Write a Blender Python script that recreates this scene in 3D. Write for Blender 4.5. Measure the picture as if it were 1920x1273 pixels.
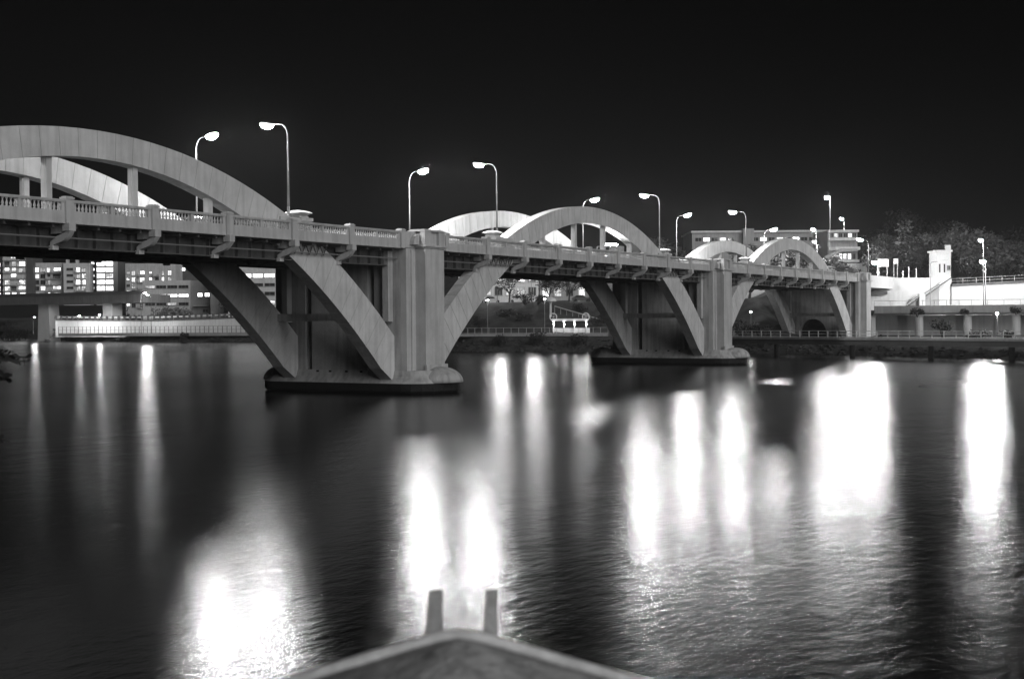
import bpy, math, random
from mathutils import Vector, Matrix, noise

# ------------------------------------------------------------------ camera, world, sun, exposure
for o in list(bpy.data.objects):
    bpy.data.objects.remove(o, do_unlink=True)
sc = bpy.context.scene
COL = sc.collection
CAM = Vector((-97.81, -64.53, 6.461))
YAW, PITCH, ROLL, FPX = 1.0527, -0.0163, -0.0074, 2491.7
FW = Vector((math.sin(YAW) * math.cos(PITCH), math.cos(YAW) * math.cos(PITCH), math.sin(PITCH)))
R0 = Vector((math.cos(YAW), -math.sin(YAW), 0))
U0 = R0.cross(FW)
RT = R0 * math.cos(ROLL) + U0 * math.sin(ROLL)
UP = -R0 * math.sin(ROLL) + U0 * math.cos(ROLL)
cd = bpy.data.cameras.new('camera')
cd.sensor_width = 36.0
cd.lens = FPX * 36.0 / 1920.0
cd.clip_start = 0.05
cd.clip_end = 9000
cd.dof.use_dof = True
cd.dof.focus_distance = 140
cd.dof.aperture_fstop = 5.0
cam = bpy.data.objects.new('camera', cd)
COL.objects.link(cam)
m3 = Matrix((RT, UP, -FW)).transposed()
cam.matrix_world = Matrix.Translation(CAM) @ m3.to_4x4()
sc.camera = cam

SUN_DIR = Vector((-0.36, -0.82, 0.34)).normalized()     # towards the light
w = bpy.data.worlds.new('World')
sc.world = w
w.use_nodes = True
nt = w.node_tree
bg = nt.nodes['Background']
sky = nt.nodes.new('ShaderNodeTexSky')
sky.sky_type = 'NISHITA'
sky.sun_disc = False
sky.sun_elevation = math.asin(SUN_DIR.z)
sky.sun_rotation = math.atan2(SUN_DIR.x, SUN_DIR.y)
bw = nt.nodes.new('ShaderNodeRGBToBW')
nt.links.new(sky.outputs[0], bw.inputs[0])
nt.links.new(bw.outputs[0], bg.inputs[0])
bg.inputs[1].default_value = 0.00004

sl = bpy.data.lights.new('sun', 'SUN')
sl.energy = 1.5
sl.angle = math.radians(45)
sun = bpy.data.objects.new('sun', sl)
COL.objects.link(sun)
sun.rotation_euler = SUN_DIR.to_track_quat('Z', 'Y').to_euler()
sun.location = (0, -60, 80)

sc.view_settings.view_transform = 'Standard'
sc.view_settings.look = 'None'
sc.view_settings.exposure = 0
sc.view_settings.gamma = 1
sc.render.engine = 'CYCLES'
cy = sc.cycles
cy.max_bounces = 5
cy.diffuse_bounces = 2
cy.glossy_bounces = 3
cy.volume_bounces = 0
cy.transparent_max_bounces = 4
cy.sample_clamp_indirect = 3.0
cy.use_denoising = True
cy.use_light_tree = True
cy.caustics_reflective = False
cy.caustics_refractive = False
rnd = random.Random(7)

LAMP = 1250.0       # radiance of a road lamp's lens


# ------------------------------------------------------------------ helpers
def P(x, y, D):
    return CAM + (FW + RT * ((x - 960) / FPX) - UP * ((y - 636.5) / FPX)) * D


def G(u, D, z):     # metres to the right of / ahead of the viewpoint, on the map
    return Vector((CAM.x + math.cos(YAW) * u + math.sin(YAW) * D, CAM.y - math.sin(YAW) * u + math.cos(YAW) * D, z))


def UD(v):
    d = Vector((v.x - CAM.x, v.y - CAM.y))
    return d.x * math.cos(YAW) - d.y * math.sin(YAW), d.x * math.sin(YAW) + d.y * math.cos(YAW)


class MB:
    def __init__(s):
        s.v, s.f = [], []

    def poly(s, pts):
        i = len(s.v)
        s.v += [tuple(p) for p in pts]
        s.f.append(tuple(range(i, i + len(pts))))
        return s

    def hexa(s, b, t):      # two quads, bottom and top, same winding
        i = len(s.v)
        s.v += [tuple(p) for p in b] + [tuple(p) for p in t]
        s.f += [(i + 3, i + 2, i + 1, i), (i + 4, i + 5, i + 6, i + 7)]
        for k in range(4):
            n = (k + 1) % 4
            s.f.append((i + k, i + n, i + 4 + n, i + 4 + k))
        return s

    def box(s, x0, x1, y0, y1, z0, z1):
        return s.hexa([(x0, y0, z0), (x1, y0, z0), (x1, y1, z0), (x0, y1, z0)],
                      [(x0, y0, z1), (x1, y0, z1), (x1, y1, z1), (x0, y1, z1)])

    def bar(s, a, b, wx, wy=None):
        a, b = Vector(a), Vector(b)
        wy = wy or wx
        d = (b - a).normalized()
        side = d.cross(Vector((0, 0, 1)))
        side = side.normalized() if side.length > 1e-4 else Vector((1, 0, 0))
        up = side.cross(d)
        q = lambda c: [c - side * wx / 2 - up * wy / 2, c + side * wx / 2 - up * wy / 2, c + side * wx / 2 + up * wy / 2, c - side * wx / 2 + up * wy / 2]
        return s.hexa(q(a), q(b))

    def prism(s, pts, axis, a, b):      # outline in the other two axes, extruded along axis
        def mk(p, t):
            return {'x': (t, p[0], p[1]), 'y': (p[0], t, p[1]), 'z': (p[0], p[1], t)}[axis]
        i, n = len(s.v), len(pts)
        s.v += [mk(p, a) for p in pts] + [mk(p, b) for p in pts]
        s.f += [tuple(range(i + n - 1, i - 1, -1)), tuple(range(i + n, i + 2 * n))]
        for k in range(n):
            m = (k + 1) % n
            s.f.append((i + k, i + m, i + n + m, i + n + k))
        return s

    def tube(s, pts, rad, n=6, cap=True):
        pts = [Vector(p) for p in pts]
        rs = rad if isinstance(rad, (list, tuple)) else [rad] * len(pts)
        i = len(s.v)
        prev = None
        for k, p in enumerate(pts):
            d = (pts[min(k + 1, len(pts) - 1)] - pts[max(k - 1, 0)]).normalized()
            if prev is None:
                sd = d.cross(Vector((0, 0, 1)))
                if sd.length < 1e-3:
                    sd = Vector((1, 0, 0))
            else:
                sd = prev - d * prev.dot(d)
                if sd.length < 1e-3:
                    sd = d.orthogonal()
            sd.normalize()
            prev = sd
            u = d.cross(sd)
            for j in range(n):
                a = 2 * math.pi * j / n
                s.v.append(tuple(p + (sd * math.cos(a) + u * math.sin(a)) * rs[k]))
        for k in range(len(pts) - 1):
            for j in range(n):
                m = (j + 1) % n
                s.f.append((i + k * n + j, i + k * n + m, i + (k + 1) * n + m, i + (k + 1) * n + j))
        if cap:
            s.f.append(tuple(i + n - 1 - j for j in range(n)))
            e = i + (len(pts) - 1) * n
            s.f.append(tuple(e + j for j in range(n)))
        return s

    def lathe(s, prof, n=8, c=(0, 0, 0)):
        return s.tube([(c[0], c[1], c[2] + z) for r_, z in prof], [max(r_, 1e-3) for r_, z in prof], n)

    def mesh(s, name, smooth=False):
        me = bpy.data.meshes.new(name)
        me.from_pydata(s.v, [], s.f)
        if smooth:
            me.polygons.foreach_set('use_smooth', [True] * len(me.polygons))
        me.update()
        return me

    def build(s, name, mat, parent=None, smooth=False, loc=None):
        return obj(name, s.mesh(name, smooth), mat, parent, loc)


def obj(name, me, mat=None, parent=None, loc=None):
    if mat is not None and not me.materials:
        me.materials.append(mat)
    o = bpy.data.objects.new(name, me)
    COL.objects.link(o)
    if parent is not None:
        o.parent = parent
    if loc is not None:
        o.location = loc
    return o


def bevel(o, wd, seg=1):
    b = o.modifiers.new('bevel', 'BEVEL')
    b.width = wd
    b.segments = seg
    b.limit_method = 'ANGLE'
    return o


def tag(o, label=None, cat=None, group=None, kind=None):
    if label:
        o['label'] = label
    if cat:
        o['category'] = cat
    if group:
        o['group'] = group
    if kind:
        o['kind'] = kind
    return o


def thing(name, label, cat, loc=(0, 0, 0), rz=0, group=None):
    o = bpy.data.objects.new(name, None)
    COL.objects.link(o)
    o.location = loc
    o.rotation_euler = (0, 0, rz)
    o.empty_display_size = 0.3
    return tag(o, label, cat, group)


# ------------------------------------------------------------------ materials (all grey: a black and white photograph)
def mat(name, v, rough=0.8, var=0.25, scale=0.6, bump=0.15, bscale=6.0, streak=0.0, spec=0.3, metal=0.0):
    m = bpy.data.materials.new(name)
    m.use_nodes = True
    n, l = m.node_tree.nodes, m.node_tree.links
    p = n['Principled BSDF']
    p.inputs['Roughness'].default_value = rough
    p.inputs['Specular IOR Level'].default_value = spec
    p.inputs['Metallic'].default_value = metal
    tc = n.new('ShaderNodeTexCoord')
    ge = n.new('ShaderNodeNewGeometry')
    nz = n.new('ShaderNodeTexNoise')
    nz.inputs['Scale'].default_value = scale
    nz.inputs['Detail'].default_value = 6
    nz.inputs['Roughness'].default_value = 0.65
    l.new(ge.outputs['Position'], nz.inputs['Vector'])
    mr = n.new('ShaderNodeMapRange')
    mr.inputs['From Min'].default_value = 0.28
    mr.inputs['From Max'].default_value = 0.72
    mr.inputs['To Min'].default_value = v * (1 - var)
    mr.inputs['To Max'].default_value = min(v * (1 + var), 0.9)
    l.new(nz.outputs['Fac'], mr.inputs['Value'])
    out = mr.outputs['Result']
    if streak > 0:
        mp = n.new('ShaderNodeMapping')
        mp.inputs['Scale'].default_value = (1.6, 1.6, 0.12)
        l.new(ge.outputs['Position'], mp.inputs['Vector'])
        n2 = n.new('ShaderNodeTexNoise')
        n2.inputs['Scale'].default_value = 1.4
        n2.inputs['Detail'].default_value = 4
        l.new(mp.outputs[0], n2.inputs['Vector'])
        m2 = n.new('ShaderNodeMapRange')
        m2.inputs['From Min'].default_value = 0.42
        m2.inputs['From Max'].default_value = 0.7
        m2.inputs['To Min'].default_value = 1.0
        m2.inputs['To Max'].default_value = 1.0 - streak
        l.new(n2.outputs['Fac'], m2.inputs['Value'])
        mu = n.new('ShaderNodeMath')
        mu.operation = 'MULTIPLY'
        l.new(out, mu.inputs[0])
        l.new(m2.outputs['Result'], mu.inputs[1])
        out = mu.outputs[0]
    cc = n.new('ShaderNodeCombineColor')
    for k in range(3):
        l.new(out, cc.inputs[k])
    l.new(cc.outputs[0], p.inputs['Base Color'])
    if bump:
        n3 = n.new('ShaderNodeTexNoise')
        n3.inputs['Scale'].default_value = bscale
        n3.inputs['Detail'].default_value = 5
        l.new(ge.outputs['Position'], n3.inputs['Vector'])
        b = n.new('ShaderNodeBump')
        b.inputs['Strength'].default_value = bump
        b.inputs['Distance'].default_value = 0.08
        l.new(n3.outputs['Fac'], b.inputs['Height'])
        l.new(b.outputs[0], p.inputs['Normal'])
    return m


def emit(name, s, var=0.0, scale=0.7, lo=0.0):
    m = bpy.data.materials.new(name)
    m.use_nodes = True
    n, l = m.node_tree.nodes, m.node_tree.links
    p = n['Principled BSDF']
    p.inputs['Base Color'].default_value = (0.3, 0.3, 0.3, 1)
    p.inputs['Emission Color'].default_value = (1, 1, 1, 1)
    p.inputs['Emission Strength'].default_value = s
    p.inputs['Roughness'].default_value = 0.4
    if var:     # what one sees inside a lit room: curtains, furniture, wall edges
        ge = n.new('ShaderNodeNewGeometry')
        vo = n.new('ShaderNodeTexVoronoi')
        vo.distance = 'CHEBYCHEV'
        vo.inputs['Scale'].default_value = scale
        l.new(ge.outputs['Position'], vo.inputs['Vector'])
        sep = n.new('ShaderNodeSeparateColor')
        l.new(vo.outputs['Color'], sep.inputs[0])
        mr = n.new('ShaderNodeMapRange')
        mr.inputs['To Min'].default_value = s * lo
        mr.inputs['To Max'].default_value = s
        l.new(sep.outputs[0], mr.inputs['Value'])
        l.new(mr.outputs[0], p.inputs['Emission Strength'])
        m.cycles.emission_sampling = 'NONE'
    return m


M = {}
M['conc'] = mat('concrete_painted', 0.50, 0.85, 0.14, 0.5, 0.25, 9, streak=0.22)
M['rib'] = mat('concrete_rib', 0.58, 0.8, 0.16, 0.5, 0.2, 10, streak=0.2)
M['pier'] = mat('concrete_pier', 0.46, 0.9, 0.25, 0.35, 0.35, 5, streak=0.35)
M['tide'] = mat('tidal_stain', 0.012, 0.75, 0.4, 1.5, 0.5, 5)
M['steel'] = mat('girder_paint', 0.10, 0.6, 0.3, 0.8, 0.15, 8, streak=0.3)
M['deck'] = mat('asphalt', 0.07, 0.9, 0.2, 1.5, 0.3, 20)
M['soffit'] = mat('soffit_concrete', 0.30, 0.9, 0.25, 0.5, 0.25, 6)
M['pole'] = mat('galvanised_pole', 0.2, 0.45, 0.1, 2, 0.0, spec=0.5)
M['housing'] = mat('lamp_housing', 0.25, 0.5, 0.1, 2, 0.0)
M['grass'] = mat('grass_bank', 0.06, 0.95, 0.6, 0.35, 0.8, 3)
M['rock'] = mat('rock', 0.045, 0.9, 0.5, 1.2, 0.6, 4)
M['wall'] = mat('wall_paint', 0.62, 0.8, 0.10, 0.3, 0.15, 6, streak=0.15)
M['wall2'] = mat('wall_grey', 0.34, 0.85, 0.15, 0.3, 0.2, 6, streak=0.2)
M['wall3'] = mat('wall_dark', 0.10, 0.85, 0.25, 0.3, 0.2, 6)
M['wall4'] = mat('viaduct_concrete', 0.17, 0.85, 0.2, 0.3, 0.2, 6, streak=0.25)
M['plaster'] = mat('building_plaster', 0.6, 0.85, 0.15, 0.25, 0.1, 4, streak=0.2)
M['frame'] = mat('window_frame', 0.30, 0.5, 0.1, 2, 0)
M['dark'] = mat('hole_shade', 0.02, 0.7, 0.3, 1, 0)  # near-black that colours in the shade inside openings
M['glass'] = mat('dark_glass', 0.03, 0.08, 0.2, 1, 0, spec=0.6)
M['rail'] = mat('rail_steel', 0.40, 0.45, 0.15, 2, 0, spec=0.5)
M['raild'] = mat('rail_dark', 0.06, 0.5, 0.15, 2, 0)
M['bark'] = mat('bark', 0.05, 0.95, 0.3, 3, 0.4, 12)
M['leaf'] = mat('foliage', 0.075, 0.6, 0.5, 0.6, 0, spec=0.35)
M['leafl'] = mat('foliage_pale', 0.12, 0.6, 0.45, 0.6, 0, spec=0.35)
M['leafd'] = mat('foliage_dark', 0.03, 0.7, 0.5, 0.6, 0)
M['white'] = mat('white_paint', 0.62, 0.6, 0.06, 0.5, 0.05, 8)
M['metalgrey'] = mat('hood_metal', 0.42, 0.6, 0.55, 16, 0.25, 60, spec=0.4)
M['rim'] = mat('hood_rim', 0.75, 0.5, 0.35, 22, 0.1, 40, spec=0.4)
M['rubber'] = mat('rubber', 0.02, 0.8, 0.2, 3, 0)
M['lamp'] = emit('lamp_lens', LAMP)
M['lamp2'] = emit('lamp_lens_flood', LAMP * 1.0)
M['lamp3'] = emit('lamp_lens_small', 4000)
M['lamp5'] = emit('lamp_lens_promenade', LAMP * 1.1)
M['lamp4'] = emit('path_lamp', 110)
M['lamp6'] = emit('spotlight', 180)
M['win_a'] = emit('room_bright', 5.0, 1, 0.9, 0.3)
M['win_b'] = emit('room_mid', 2.2, 1, 0.8, 0.15)
M['win_c'] = emit('room_dim', 0.8, 1, 0.7, 0.08)
M['win_o'] = emit('office_tubes', 5.0, 1, 0.5, 0.5)
M['head'] = emit('headlight', 2500)


def water_material():
    m = bpy.data.materials.new('river_water')
    m.use_nodes = True
    n, l = m.node_tree.nodes, m.node_tree.links
    n.remove(n['Principled BSDF'])
    ge = n.new('ShaderNodeNewGeometry')
    mp = n.new('ShaderNodeMapping')
    mp.inputs['Rotation'].default_value = (0, 0, YAW)
    mp.inputs['Scale'].default_value = (0.45, 1.0, 1.0)
    l.new(ge.outputs['Position'], mp.inputs['Vector'])

    def nz(scale, det, rough=0.5, dist=0.0):
        q = n.new('ShaderNodeTexNoise')
        q.inputs['Scale'].default_value = scale
        q.inputs['Detail'].default_value = det
        q.inputs['Roughness'].default_value = rough
        q.inputs['Distortion'].default_value = dist
        l.new(mp.outputs[0], q.inputs['Vector'])
        return q.outputs['Fac']

    def rng(src, a, b, c, d):
        q = n.new('ShaderNodeMapRange')
        for k, v in zip(('From Min', 'From Max', 'To Min', 'To Max'), (a, b, c, d)):
            q.inputs[k].default_value = v
        l.new(src, q.inputs['Value'])
        return q.outputs[0]

    big = nz(0.035, 2, 0.5, 0.0)          # slicks and breeze patches
    gl = n.new('ShaderNodeBsdfGlossy')
    gl.distribution = 'BECKMANN'
    l.new(rng(big, 0.2, 0.8, 0.19, 0.24), gl.inputs['Roughness'])
    mx = n.new('ShaderNodeMath')
    mx.operation = 'MULTIPLY_ADD'
    mx.inputs[1].default_value = 1.5
    l.new(nz(0.55, 2), mx.inputs[0])
    l.new(nz(3.2, 4, 0.6), mx.inputs[2])
    bu = n.new('ShaderNodeBump')
    l.new(rng(big, 0.2, 0.8, 0.3, 1.0), bu.inputs['Strength'])
    bu.inputs['Distance'].default_value = 0.03
    l.new(mx.outputs[0], bu.inputs['Height'])
    l.new(bu.outputs[0], gl.inputs['Normal'])
    g2 = n.new('ShaderNodeBsdfGlossy')      # steeper wavelets: the soft skirt of each streak
    g2.distribution = 'BECKMANN'
    l.new(rng(big, 0.2, 0.8, 0.225, 0.28), g2.inputs['Roughness'])
    l.new(bu.outputs[0], g2.inputs['Normal'])
    mg = n.new('ShaderNodeMixShader')
    l.new(rng(big, 0.2, 0.8, 0.15, 0.4), mg.inputs[0])
    l.new(gl.outputs[0], mg.inputs[1])
    l.new(g2.outputs[0], mg.inputs[2])
    df = n.new('ShaderNodeBsdfDiffuse')
    df.inputs['Color'].default_value = (0.004, 0.004, 0.004, 1)
    fr = n.new('ShaderNodeFresnel')
    fr.inputs['IOR'].default_value = 1.33
    l.new(bu.outputs[0], fr.inputs['Normal'])
    ms = n.new('ShaderNodeMixShader')
    l.new(fr.outputs[0], ms.inputs[0])
    l.new(df.outputs[0], ms.inputs[1])
    l.new(mg.outputs[0], ms.inputs[2])
    l.new(ms.outputs[0], n['Material Output'].inputs['Surface'])
    return m


M['water'] = water_material()

# ------------------------------------------------------------------ river and terrain
tag(MB().poly([(-2500, -2500, 0), (3500, -2500, 0), (3500, 3500, 0), (-2500, 3500, 0)]).build('river', M['water']), kind='structure')

SHORE = [(200, 60), (130, 128), (72, 186), (64, 201), (56, 216), (43, 230), (14, 246), (-8, 253), (-40, 310), (-75, 385), (-115, 402), (-155, 448), (-208, 550), (-330, 760), (-520, 1000)]


def lerp_tab(t, x, k=1):
    if (t[0][0] - x) * (t[0][0] - t[-1][0]) <= 0:
        return t[0][k]
    for a, b in zip(t, t[1:]):
        if (a[0] - x) * (b[0] - x) <= 0:
            return a[k] + (b[k] - a[k]) * (x - a[0]) / (b[0] - a[0])
    return t[-1][k]


def sstep(a, b, x):
    t = max(0.0, min(1.0, (x - a) / (b - a)))
    return t * t * (3 - 2 * t)


def shore(u):
    return lerp_tab(SHORE, u)


def ground(u, D):
    s = D - shore(u)
    n1 = noise.noise(Vector((u * 0.07, D * 0.07, 1.3)))
    # right bank: low shelf under the expressway, retaining wall, street level, hill
    zr = lerp_tab([(-40, -6), (-4, -1.2), (0, 0), (8, 1.6), (16, 2.5)], s)
    if D > 263.4:
        zr = lerp_tab([(263.4, 12.4), (380, 14), (430, 22), (520, 28), (900, 30)], D)
    # middle: planted slope up to a street
    zm = lerp_tab([(-40, -6), (-4, -1.2), (0, 0), (6, 2.0), (8, 2.9), (14, 3.2), (38, 9.9), (95, 10.3), (150, 14), (210, 24), (500, 30)], s)
    # left: shelf, retaining wall, flats
    zl = lerp_tab([(-40, -6), (-4, -1.2), (0, 0), (7, 2.2), (15.5, 2.6), (16.5, 6.3), (120, 7), (400, 10)], s)
    a = sstep(44, 52, u - (D - 230) * 0.12)
    b = sstep(-60, -25, u)
    z = zl * (1 - b) + (zm * (1 - a) + zr * a) * b
    return z + n1 * 0.25 * sstep(0, 10, s)


us = [-560 + 8 * i for i in range(45)] + [-200 + 2.5 * i for i in range(133)]
ds = [110 + 4 * i for i in range(20)] + [190 + 1.7 * i for i in range(75)] + [318 + 3 * i for i in range(50)] + [470 + 25 * i for i in range(40)]
us = sorted(set(us))
t = MB()
for d in ds:
    for u in us:
        t.v.append(tuple(G(u, d, ground(u, d))))
nu = len(us)
for j in range(len(ds) - 1):
    for i in range(nu - 1):
        t.f.append((j * nu + i, j * nu + i + 1, (j + 1) * nu + i + 1, (j + 1) * nu + i))
tag(t.build('terrain', M['grass'], smooth=True), kind='structure')

# the bank the viewer stands on, below the frame
t = MB()
prof = [(-40, 5.2), (-2, 4.86), (3.4, 4.84), (4.6, 4.2), (8, 2.0), (14, -0.6), (18, -2.5)]
for (d0, z0), (d1, z1) in zip(prof, prof[1:]):
    for k in range(-8, 8):
        t.poly([G(k * 6, d0, z0), G(k * 6 + 6, d0, z0), G(k * 6 + 6, d1, z1), G(k * 6, d1, z1)])
tag(t.build('near_bank', M['grass']), kind='structure')

# rocks along the waterline (uncountable rubble)
t = MB()
for i in range(2600):
    u = rnd.uniform(-190, 95)
    s = rnd.uniform(-0.5, 6.5)
    d = shore(u) + s
    z = ground(u, d)
    r_ = rnd.uniform(0.15, 0.55)
    c = G(u, d, z + r_ * 0.1)
    k0 = len(t.v)
    for dv in ((1, 0, 0), (-1, 0, 0), (0, 1, 0), (0, -1, 0), (0, 0, 1), (0, 0, -1)):
        q = r_ * rnd.uniform(0.6, 1.3)
        t.v.append((c.x + dv[0] * q * 1.2 + rnd.uniform(-.1, .1), c.y + dv[1] * q * 1.2 + rnd.uniform(-.1, .1), c.z + dv[2] * q * 0.7))
    for a in (0, 1):
        for b in (2, 3):
            for e in (4, 5):
                t.f.append((k0 + a, k0 + b, k0 + e))
tag(t.build('bank_rocks', M['rock']), 'tumbled dark rocks lining the far waterline', 'rocks', kind='stuff')

# ------------------------------------------------------------------ the bridge
L, E0 = 72.5, 3.52
BAY = (L - 2 * E0) / 9
TOP, BOT, YC = 13.95, 12.48, 7.2
RY0, RY1 = 1.3, 2.5
bridge = thing('arch_bridge', 'long concrete rainbow arch bridge with balustraded parapet crossing the river', 'bridge', (0, 0, 0))


def zt(x):
    return 18.75 - 0.0113 * x * x - 1.0e-6 * x ** 4


def zi(x):
    return 16.95 - 0.0150 * x * x


def rib_pairs(n):
    # stations of roughly equal arc length along the extrados, with the radial foot on the intrados
    xs, acc = [i * 0.05 for i in range(int(33.6 / 0.05) + 1)], [0]
    for a, b in zip(xs, xs[1:]):
        acc.append(acc[-1] + math.hypot(b - a, zt(b) - zt(a)))
    tot, half, k = acc[-1], [], 0
    for i in range(n // 2 + 1):
        s = tot * i / (n // 2)
        while k < len(acc) - 1 and acc[k] < s:
            k += 1
        half.append(xs[k])
    out = []
    for x in half:
        nx, nz = 0.0226 * x + 4e-6 * x ** 3, 1.0
        ln = math.hypot(nx, nz)
        nx, nz = nx / ln, nz / ln
        lo, hi = 0.0, 6.0
        for _ in range(30):
            m = (lo + hi) / 2
            if zt(x) - nz * m > zi(x - nx * m):
                lo = m
            else:
                hi = m
        out.append(((x, zt(x)), (x - nx * lo, zi(x - nx * lo))))
    neg = [((-a[0], a[1]), (-b[0], b[1])) for a, b in out[:0:-1]]
    # foot pieces running into the pier
    return neg + out


NSEG = 48
PAIRS = rib_pairs(NSEG)
core_me = MB()
ring = [(p[0][0], p[0][1] - 0.05) for p in PAIRS]
inn = [(p[1][0], p[1][1] + 0.05) for p in PAIRS]
ft = (33.6, zt(33.6))
fi = (33.6, 0.9)
core = MB()
for k in range(len(PAIRS) - 1):
    a0, a1, b0, b1 = ring[k], ring[k + 1], inn[k], inn[k + 1]
    core.hexa([(b0[0], 0.03, b0[1]), (b1[0], 0.03, b1[1]), (b1[0], 1.17, b1[1]), (b0[0], 1.17, b0[1])],
              [(a0[0], 0.03, a0[1]), (a1[0], 0.03, a1[1]), (a1[0], 1.17, a1[1]), (a0[0], 1.17, a0[1])])
core_mesh = core.mesh('rib_core')
core_mesh.materials.append(M['soffit'])
seg_mesh = []
for k in range(len(PAIRS) - 1):
    (a0, b0), (a1, b1) = PAIRS[k], PAIRS[k + 1]
    sh = lambda p, q, g: (p[0] + (q[0] - p[0]) * g, p[1] + (q[1] - p[1]) * g)
    g = 0.013
    A0, A1, B0, B1 = sh(a0, a1, g), sh(a1, a0, g), sh(b0, b1, g), sh(b1, b0, g)
    s = MB().hexa([(B0[0], 0, B0[1]), (B1[0], 0, B1[1]), (B1[0], 1.2, B1[1]), (B0[0], 1.2, B0[1])],
                  [(A0[0], 0, A0[1]), (A1[0], 0, A1[1]), (A1[0], 1.2, A1[1]), (A0[0], 1.2, A0[1])])
    me = s.mesh('rib_panel')
    me.materials.append(M['rib'])
    seg_mesh.append(me)
# the wedge where the rib dies into the pier
foot_meshes = []
a, b = PAIRS[-1]
for sg in (1, -1):
    foot = MB()
    q = [(b[0], b[1]), (33.62, 0.75), (33.62, zt(33.62)), (a[0], a[1])]
    foot.prism([(sg * x, z) for x, z in q], 'y', 0.0, 1.2)
    foot_mesh = foot.mesh('rib_foot')
    foot_mesh.materials.append(M['rib'])
    foot_meshes.append(foot_mesh)

cap_prof = [(0.0, 0.0), (0.62, 0.0), (0.62, 0.08), (0.5, 0.16), (0.66, 0.26), (0.74, 0.34), (0.55, 0.46), (0.25, 0.56), (0.0, 0.58)]
for sp in range(3):
    cx = -L / 2 + L * sp
    for side in (0, 1):
        y0 = RY0 if side == 0 else 2 * YC - RY1
        rib = obj('arch_rib', core_mesh, None, bridge, (cx, y0, 0))
        for me in seg_mesh:
            obj('rib_panel', me, None, rib)
        for fm_ in foot_meshes:
            obj('rib_foot', fm_, None, rib)
        ym = y0 + 0.6
        for k in (3, 4, 5, 6):      # hangers
            hx = -36.25 + E0 + k * BAY
            h = MB().box(-0.22, 0.22, -0.25, 0.25, 12.84, zi(hx) + 0.25)
            for s in (-1, 1):
                h.box(*sorted((s * 0.22, s * 0.26)), -0.13, 0.13, 12.9, zi(hx) - 0.1)
            h.build('hanger', M['rib'], bridge, loc=(cx + hx, ym, 0))
        for s in (-1, 1):           # plinth at each end of the rib, with its cushion-shaped finial
            pl = MB().box(-2.6, 1.2, -0.75, 0.75, 12.85, 14.35).box(-0.2, 1.28, -0.83, 0.83, 14.15, 14.42)
            o = pl.build('plinth', M['conc'], bridge, loc=(cx + s * 20.7, ym, 0))
            if s < 0:
                o.scale.x = -1
            f = MB()
            z = 14.42
            sq = [(0.55, 0), (0.55, 0.12), (0.45, 0.16), (0.62, 0.3), (0.78, 0.38), (0.72, 0.46), (0.4, 0.58), (0.16, 0.62)]
            for (ra, za), (rb, zb) in zip(sq, sq[1:]):
                f.hexa([(-ra, -ra, z + za), (ra, -ra, z + za), (ra, ra, z + za), (-ra, ra, z + za)],
                       [(-rb, -rb, z + zb), (rb, -rb, z + zb), (rb, rb, z + zb), (-rb, rb, z + zb)])
            f.build('finial', M['conc'], o, loc=(0.5, 0, 0))

# deck, kerbs, girders
JOIST = MB().box(-0.09, 0.09, 0.3, 1.75, 12.22, 12.438).mesh('footway_joist')
JOIST.materials.append(M['steel'])
for sp in range(3):
    x0, x1 = -L + L * sp + 2.9, L * sp - 2.9
    MB().box(x0 - 2.9, x1 + 2.9, 0.26, 2 * YC - 0.26, 12.44, 12.82).build('deck_slab', M['soffit'], bridge)
    MB().box(x0 - 2.9, x1 + 2.9, 3.0, 2 * YC - 3.0, 12.824, 12.86).build('roadway', M['deck'], bridge)
    for y in (1.9, 2 * YC - 1.9):
        g = MB().box(x0, x1, y - 0.12, y + 0.12, 11.1, 12.438)
        g.box(x0, x1, y - 0.5, y + 0.5, 11.02, 11.1).box(x0, x1, y - 0.5, y + 0.5, 12.3, 12.42)
        n = 44
        for k in range(n + 1):
            xx = x0 + 0.1 + (x1 - x0 - 0.2) * k / n
            for s in (-1, 1):
                ya, yb = sorted((y + s * 0.12, y + s * 0.42))
                g.box(xx - 0.05, xx + 0.05, ya, yb, 11.1, 12.3)
        g.build('girder', M['steel'], bridge)
    for y in (YC - 2.6, YC, YC + 2.6):
        MB().box(x0, x1, y - 0.15, y + 0.15, 11.7, 12.438).build('stringer', M['steel'], bridge)
    for k in range(10):
        xx = -L + L * sp + E0 + k * BAY
        MB().box(xx - 0.2, xx + 0.2, 2.42, 2 * YC - 2.42, 11.16, 12.438).build('cross_beam', M['steel'], bridge)
    # service pipe and thin cable under the footway
    MB().tube([(x0, 0.95, 11.66), (x1, 0.95, 11.66)], 0.055, 6).build('conduit', M['pole'], bridge)
    MB().tube([(x0, 2 * YC - 3.6, 11.3), (x1, 2 * YC - 3.6, 11.3)], 0.2, 8).build('water_main', M['steel'], bridge)
    for k in range(9 * 4):
        xx = -L + L * sp + E0 + (k + 0.5) * BAY / 4
        obj('footway_joist', JOIST, None, bridge, (xx, 0, 0))

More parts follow.
